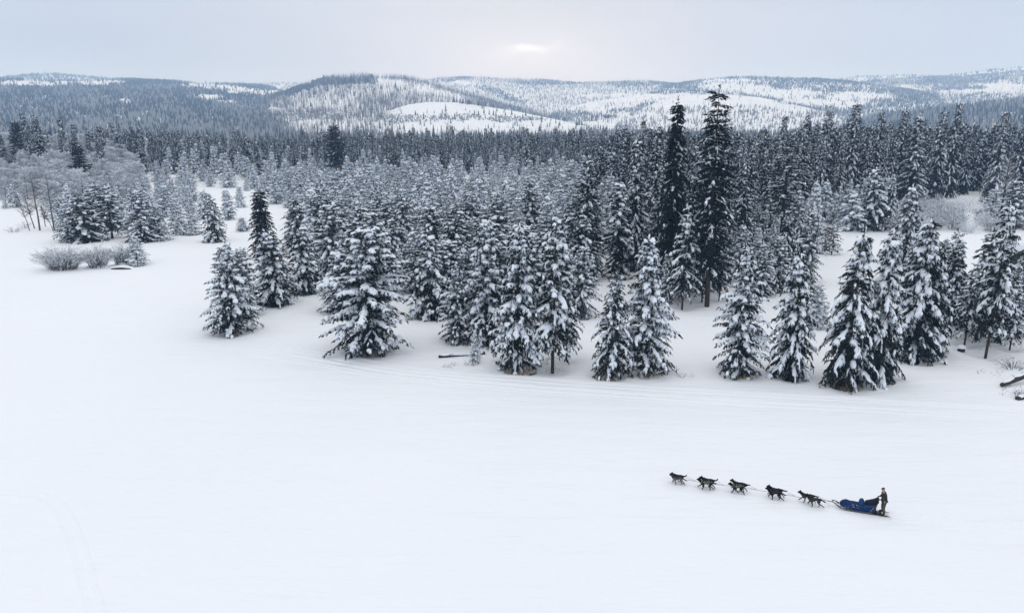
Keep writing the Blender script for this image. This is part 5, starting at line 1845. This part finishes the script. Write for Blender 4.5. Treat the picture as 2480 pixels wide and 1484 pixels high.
    put("bag_lining", g.mesh("bag_lining", [navy], True), bag, label="dark open rear of the cargo bag")
    # upright bundle in the middle
    g = Geo()
    lv, lf = drift(rng, 0.17, 0.2, 0.40, 12, 6)
    lv[:, 2] = np.where(lv[:, 2] > 0, 0.36 * (np.maximum(lv[:, 2], 0) / 0.42) ** 0.45, lv[:, 2])
    lv = lv + np.array((0.16, 0.02, 0.55))
    lv[:, 2] = np.maximum(lv[:, 2], 0.50)
    g.add(lv, lf)
    put("bundle", g.mesh("bundle", [material("blue_bundle", (0.012, 0.055, 0.17), 0.75, 0.2, bump=[(7.0, 0.6, 0.05)])], True), bag)
    # frost crusted on the front of the bag
    g = Geo()
    for _ in range(6):
        x = rng.uniform(0.35, 1.25)
        q = np.array((x, 0.285 if rng.random() < 0.7 else -0.285, rng.uniform(0.22, 0.54)))
        q[1] = (LEFT @ np.array((-math.sin(SLED_ROT), math.cos(SLED_ROT), 0)) > 0 and 1 or -1) * (0.30 if x < 1 else 0.26)
        lumps(g, q[None], unit(np.array([[-1.0, 0, -0.25]])), np.array([rng.uniform(0.05, 0.24)]), np.array([0.008]), np.array([0.011]), np.zeros(1), rng, 0, 4)
    put("frost", g.mesh("frost", [M["snow"]], True), bag, kind="stuff")


build_sled()


def build_person():
    skin = material("skin", (0.42, 0.24, 0.17), 0.6, 0.3)
    jac = material("dark_olive_jacket", (0.022, 0.026, 0.018), 0.8, 0.2, noise=(4, 0.5, (0.034, 0.036, 0.026)), bump=[(9.0, 0.5, 0.03)])
    tro = material("olive_trousers", (0.095, 0.092, 0.065), 0.85, 0.15, noise=(4, 0.5, (0.065, 0.058, 0.052)), bump=[(8.0, 0.5, 0.03)])
    blk = material("black_leather", (0.010, 0.010, 0.012), 0.6, 0.3)
    capm = material("brown_cap", (0.045, 0.032, 0.034), 0.85, 0.15)
    p = SLED_POS.copy()
    z0 = 0.075
    # body: head, neck, trunk, arms with hands, legs - one surface; x forward, standing on the footboards
    k = Skel()
    k.chain([(-1.10, 0, 0.98, 0.145)])
    k.chain([(-1.08, 0, 1.18, 0.135), (-1.05, 0, 1.36, 0.145), (-1.02, 0, 1.47, 0.10), (-0.99, 0, 1.56, 0.062), (-0.97, 0, 1.64, 0.085), (-0.965, 0, 1.71, 0.092), (-0.97, 0, 1.77, 0.06)], 0)
    head = 5
    k.chain([(-0.875, 0, 1.645, 0.022)], head)                                 # nose
    k.chain([(-0.90, 0, 1.60, 0.035)], head)                                   # chin and mouth
    for s in (-1, 1):
        k.chain([(-0.985, s * 0.088, 1.655, 0.018)], head)                     # ears
    hands = []
    for s in (-1, 1):
        wr = k.chain([(-1.03, s * 0.17, 1.425, 0.07), (-1.03, s * 0.245, 1.22, 0.05), (-0.86, s * 0.23, 1.08, 0.038), (-0.815, s * 0.215, 1.055, 0.034)], 3)
        hands.append(wr)
        palm = k.chain([(-0.79, s * 0.205, 1.05, 0.036)], wr)
        for q in range(4):                                                      # fingers curl over the bar
            y = s * (0.165 + q * 0.024)
            ln = (0.9, 1.0, 0.97, 0.8)[q]
            k.chain([(-0.765, y, 1.066, 0.011), (-0.745, y, 1.055 - 0.012 * ln, 0.0105), (-0.752, y, 1.030 - 0.010 * ln, 0.0095)], palm)
        k.chain([(-0.80, s * 0.165, 1.045, 0.012), (-0.785, s * 0.150, 1.025, 0.010)], palm)   # thumb under the bar
        k.chain([(-1.10, s * 0.12, 0.90, 0.105), (-1.075, s * 0.19, 0.50, 0.072), (-1.125, s * 0.265, 0.16, 0.05), (-1.10, s * 0.275, 0.115, 0.05), (-0.98, s * 0.285, 0.108, 0.042)], 0)
    k.v = [(x, y, z + z0 - 0.08) for x, y, z in k.v]
    o = put("person", skin_mesh("person", k.v, k.e, k.r, [skin], 1), None, p, category="person",
            label="person in dark olive jacket and brown cap riding the sled, both hands on its bar")
    o.rotation_euler = (0, 0, SLED_ROT)

    def garment(name, sk, mat, sub=2):
        sk.v = [(x, y, z + z0 - 0.08) for x, y, z in sk.v]
        return put(name, skin_mesh(name, sk.v, sk.e, sk.r, [mat], sub), o)

    j = Skel()
    j.chain([(-1.09, 0, 1.08, 0.185)])
    j.chain([(-1.11, 0, 0.92, 0.19), (-1.115, 0, 0.86, 0.185)], 0)
    j.chain([(-1.06, 0, 1.27, 0.185), (-1.04, 0, 1.41, 0.175), (-1.02, 0, 1.50, 0.115), (-1.0, 0, 1.54, 0.09)], 0)
    for s in (-1, 1):
        j.chain([(-1.035, s * 0.18, 1.425, 0.095), (-1.04, s * 0.262, 1.22, 0.075), (-0.89, s * 0.24, 1.095, 0.058), (-0.845, s * 0.225, 1.07, 0.052)], 4)
    garment("jacket", j, jac)
    t = Skel()
    t.chain([(-1.11, 0, 0.93, 0.155)])
    for s in (-1, 1):
        t.chain([(-1.105, s * 0.11, 0.82, 0.125), (-1.075, s * 0.19, 0.50, 0.095), (-1.115, s * 0.25, 0.22, 0.078), (-1.12, s * 0.26, 0.19, 0.076)], 0)
    garment("trousers", t, tro)
    for s in (-1, 1):
        b = Skel()
        b.chain([(-1.125, s * 0.265, 0.30, 0.075), (-1.13, s * 0.27, 0.17, 0.072), (-1.10, s * 0.278, 0.120, 0.058), (-0.98, s * 0.285, 0.115, 0.050), (-0.93, s * 0.287, 0.110, 0.036)])
        garment("boot", b, blk, 1)
        m = Skel()
        m.chain([(-0.845, s * 0.225, 1.07, 0.050), (-0.80, s * 0.21, 1.055, 0.050), (-0.765, s * 0.20, 1.06, 0.046)])
        m.chain([(-0.742, s * 0.198, 1.04, 0.038)], 2)
        garment("glove", m, blk, 1)
    c = Skel()
    c.chain([(-0.97, 0, 1.705, 0.104), (-0.968, 0, 1.765, 0.095), (-0.968, 0, 1.80, 0.05)])
    garment("cap", c, capm)
    g = Geo()
    a = np.linspace(-1, 1, 9)
    top = [(-0.885 + 0.085 * math.cos(q * 1.4) - 0.02, 0.085 * q, 1.715 - 0.02 * q * q) for q in a]
    inn = [(-0.90, 0.09 * q, 1.722 - 0.01 * q * q) for q in a]
    v = [(x, y, z) for x, y, z in inn] + [(x, y, z - 0.012) for x, y, z in top] + [(x, y, z - 0.014) for x, y, z in inn] + [(x, y, z - 0.022) for x, y, z in top]
    f = []
    for i in range(8):
        f += [(i, i + 1, 10 + i), (i, 10 + i, 9 + i), (18 + i, 28 + i, 19 + i), (18 + i, 27 + i, 28 + i), (9 + i, 10 + i, 28 + i), (9 + i, 28 + i, 27 + i)]
    g.add(v, f)
    put("cap_peak", g.mesh("cap_peak", [capm]), o)
    g = Geo()
    for s in (-1, 1):
        lv, lf = LUMPS5[1]
        g.add(lv * (0.012, 0.012, 0.009) + (-0.888, s * 0.034, 1.672), lf)
    put("eyes", g.mesh("eyes", [M["eye"]], True), o)


build_person()


def sled_trail():
    """the packed trail: pawprints from the dogs, runner grooves behind the sled to the edge of the view"""
    a = SLED_POS - FWD * 1.4
    b = ground(2330, 1262.0)
    c = ground(2600, 1292.0)
    prints = np.random.default_rng(8)
    spots = [(prints.uniform(0, 40), prints.uniform(-0.75, 0.75)) for _ in range(260)]

    def dent(u, s):
        z = 0 * u + 0 * s
        for ps, pu in spots:
            k = np.abs(s[:, 0] - ps) < 0.5
            if k.any():
                z[k] = z[k] - 0.05 * np.exp(-((s[k] - ps) / 0.13) ** 2 - ((u - pu) / 0.13) ** 2)
        return z

    def prof(u, s):
        edge = smooth(1.0, 0.75, np.abs(u))
        z = 0.03 * edge - 0.012 + 0.8 * dent(u, s) * edge
        for q in (-0.40, 0.40):
            z = z - 0.09 * np.exp(-((u - q) / 0.10) ** 2)
        return z - 0.045 * (1 - edge)

    ribbon("sled_trail", [a, b, c], 0.72, prof, "faint runner trail behind the sled", 0.12, 0.02)
    d0 = SLED_POS + FWD * 1.6
    d1 = SLED_POS + FWD * 13.2

    def prof2(u, s):
        edge = smooth(1.0, 0.6, np.abs(u)) 
        return 0.025 * edge - 0.01 + dent(u, s) * edge - 0.045 * (1 - edge)

    ribbon("dog_trail", [d0, d1], 0.85, prof2, "trampled snow under the running dogs", 0.1, 0.02)

    def prof3(u, s):
        edge = smooth(1.0, 0.5, np.abs(u))
        return 0.01 * edge - 0.045 * np.exp(-((u - 0.1 * np.sin(s * 0.4)) / 0.3) ** 2) + 0.02 * edge * np.exp(-((np.abs(u) - 0.55) / 0.15) ** 2) - 0.05 * (1 - edge)

    ribbon("old_trail", [ground(x, y) for x, y in ((-60, 1188), (60, 1194), (130, 1206), (165, 1260), (195, 1330), (215, 1420), (240, 1500))], 0.55, prof3, "old half filled trail bending across the near snow", 0.2, 0.05)


sled_trail()
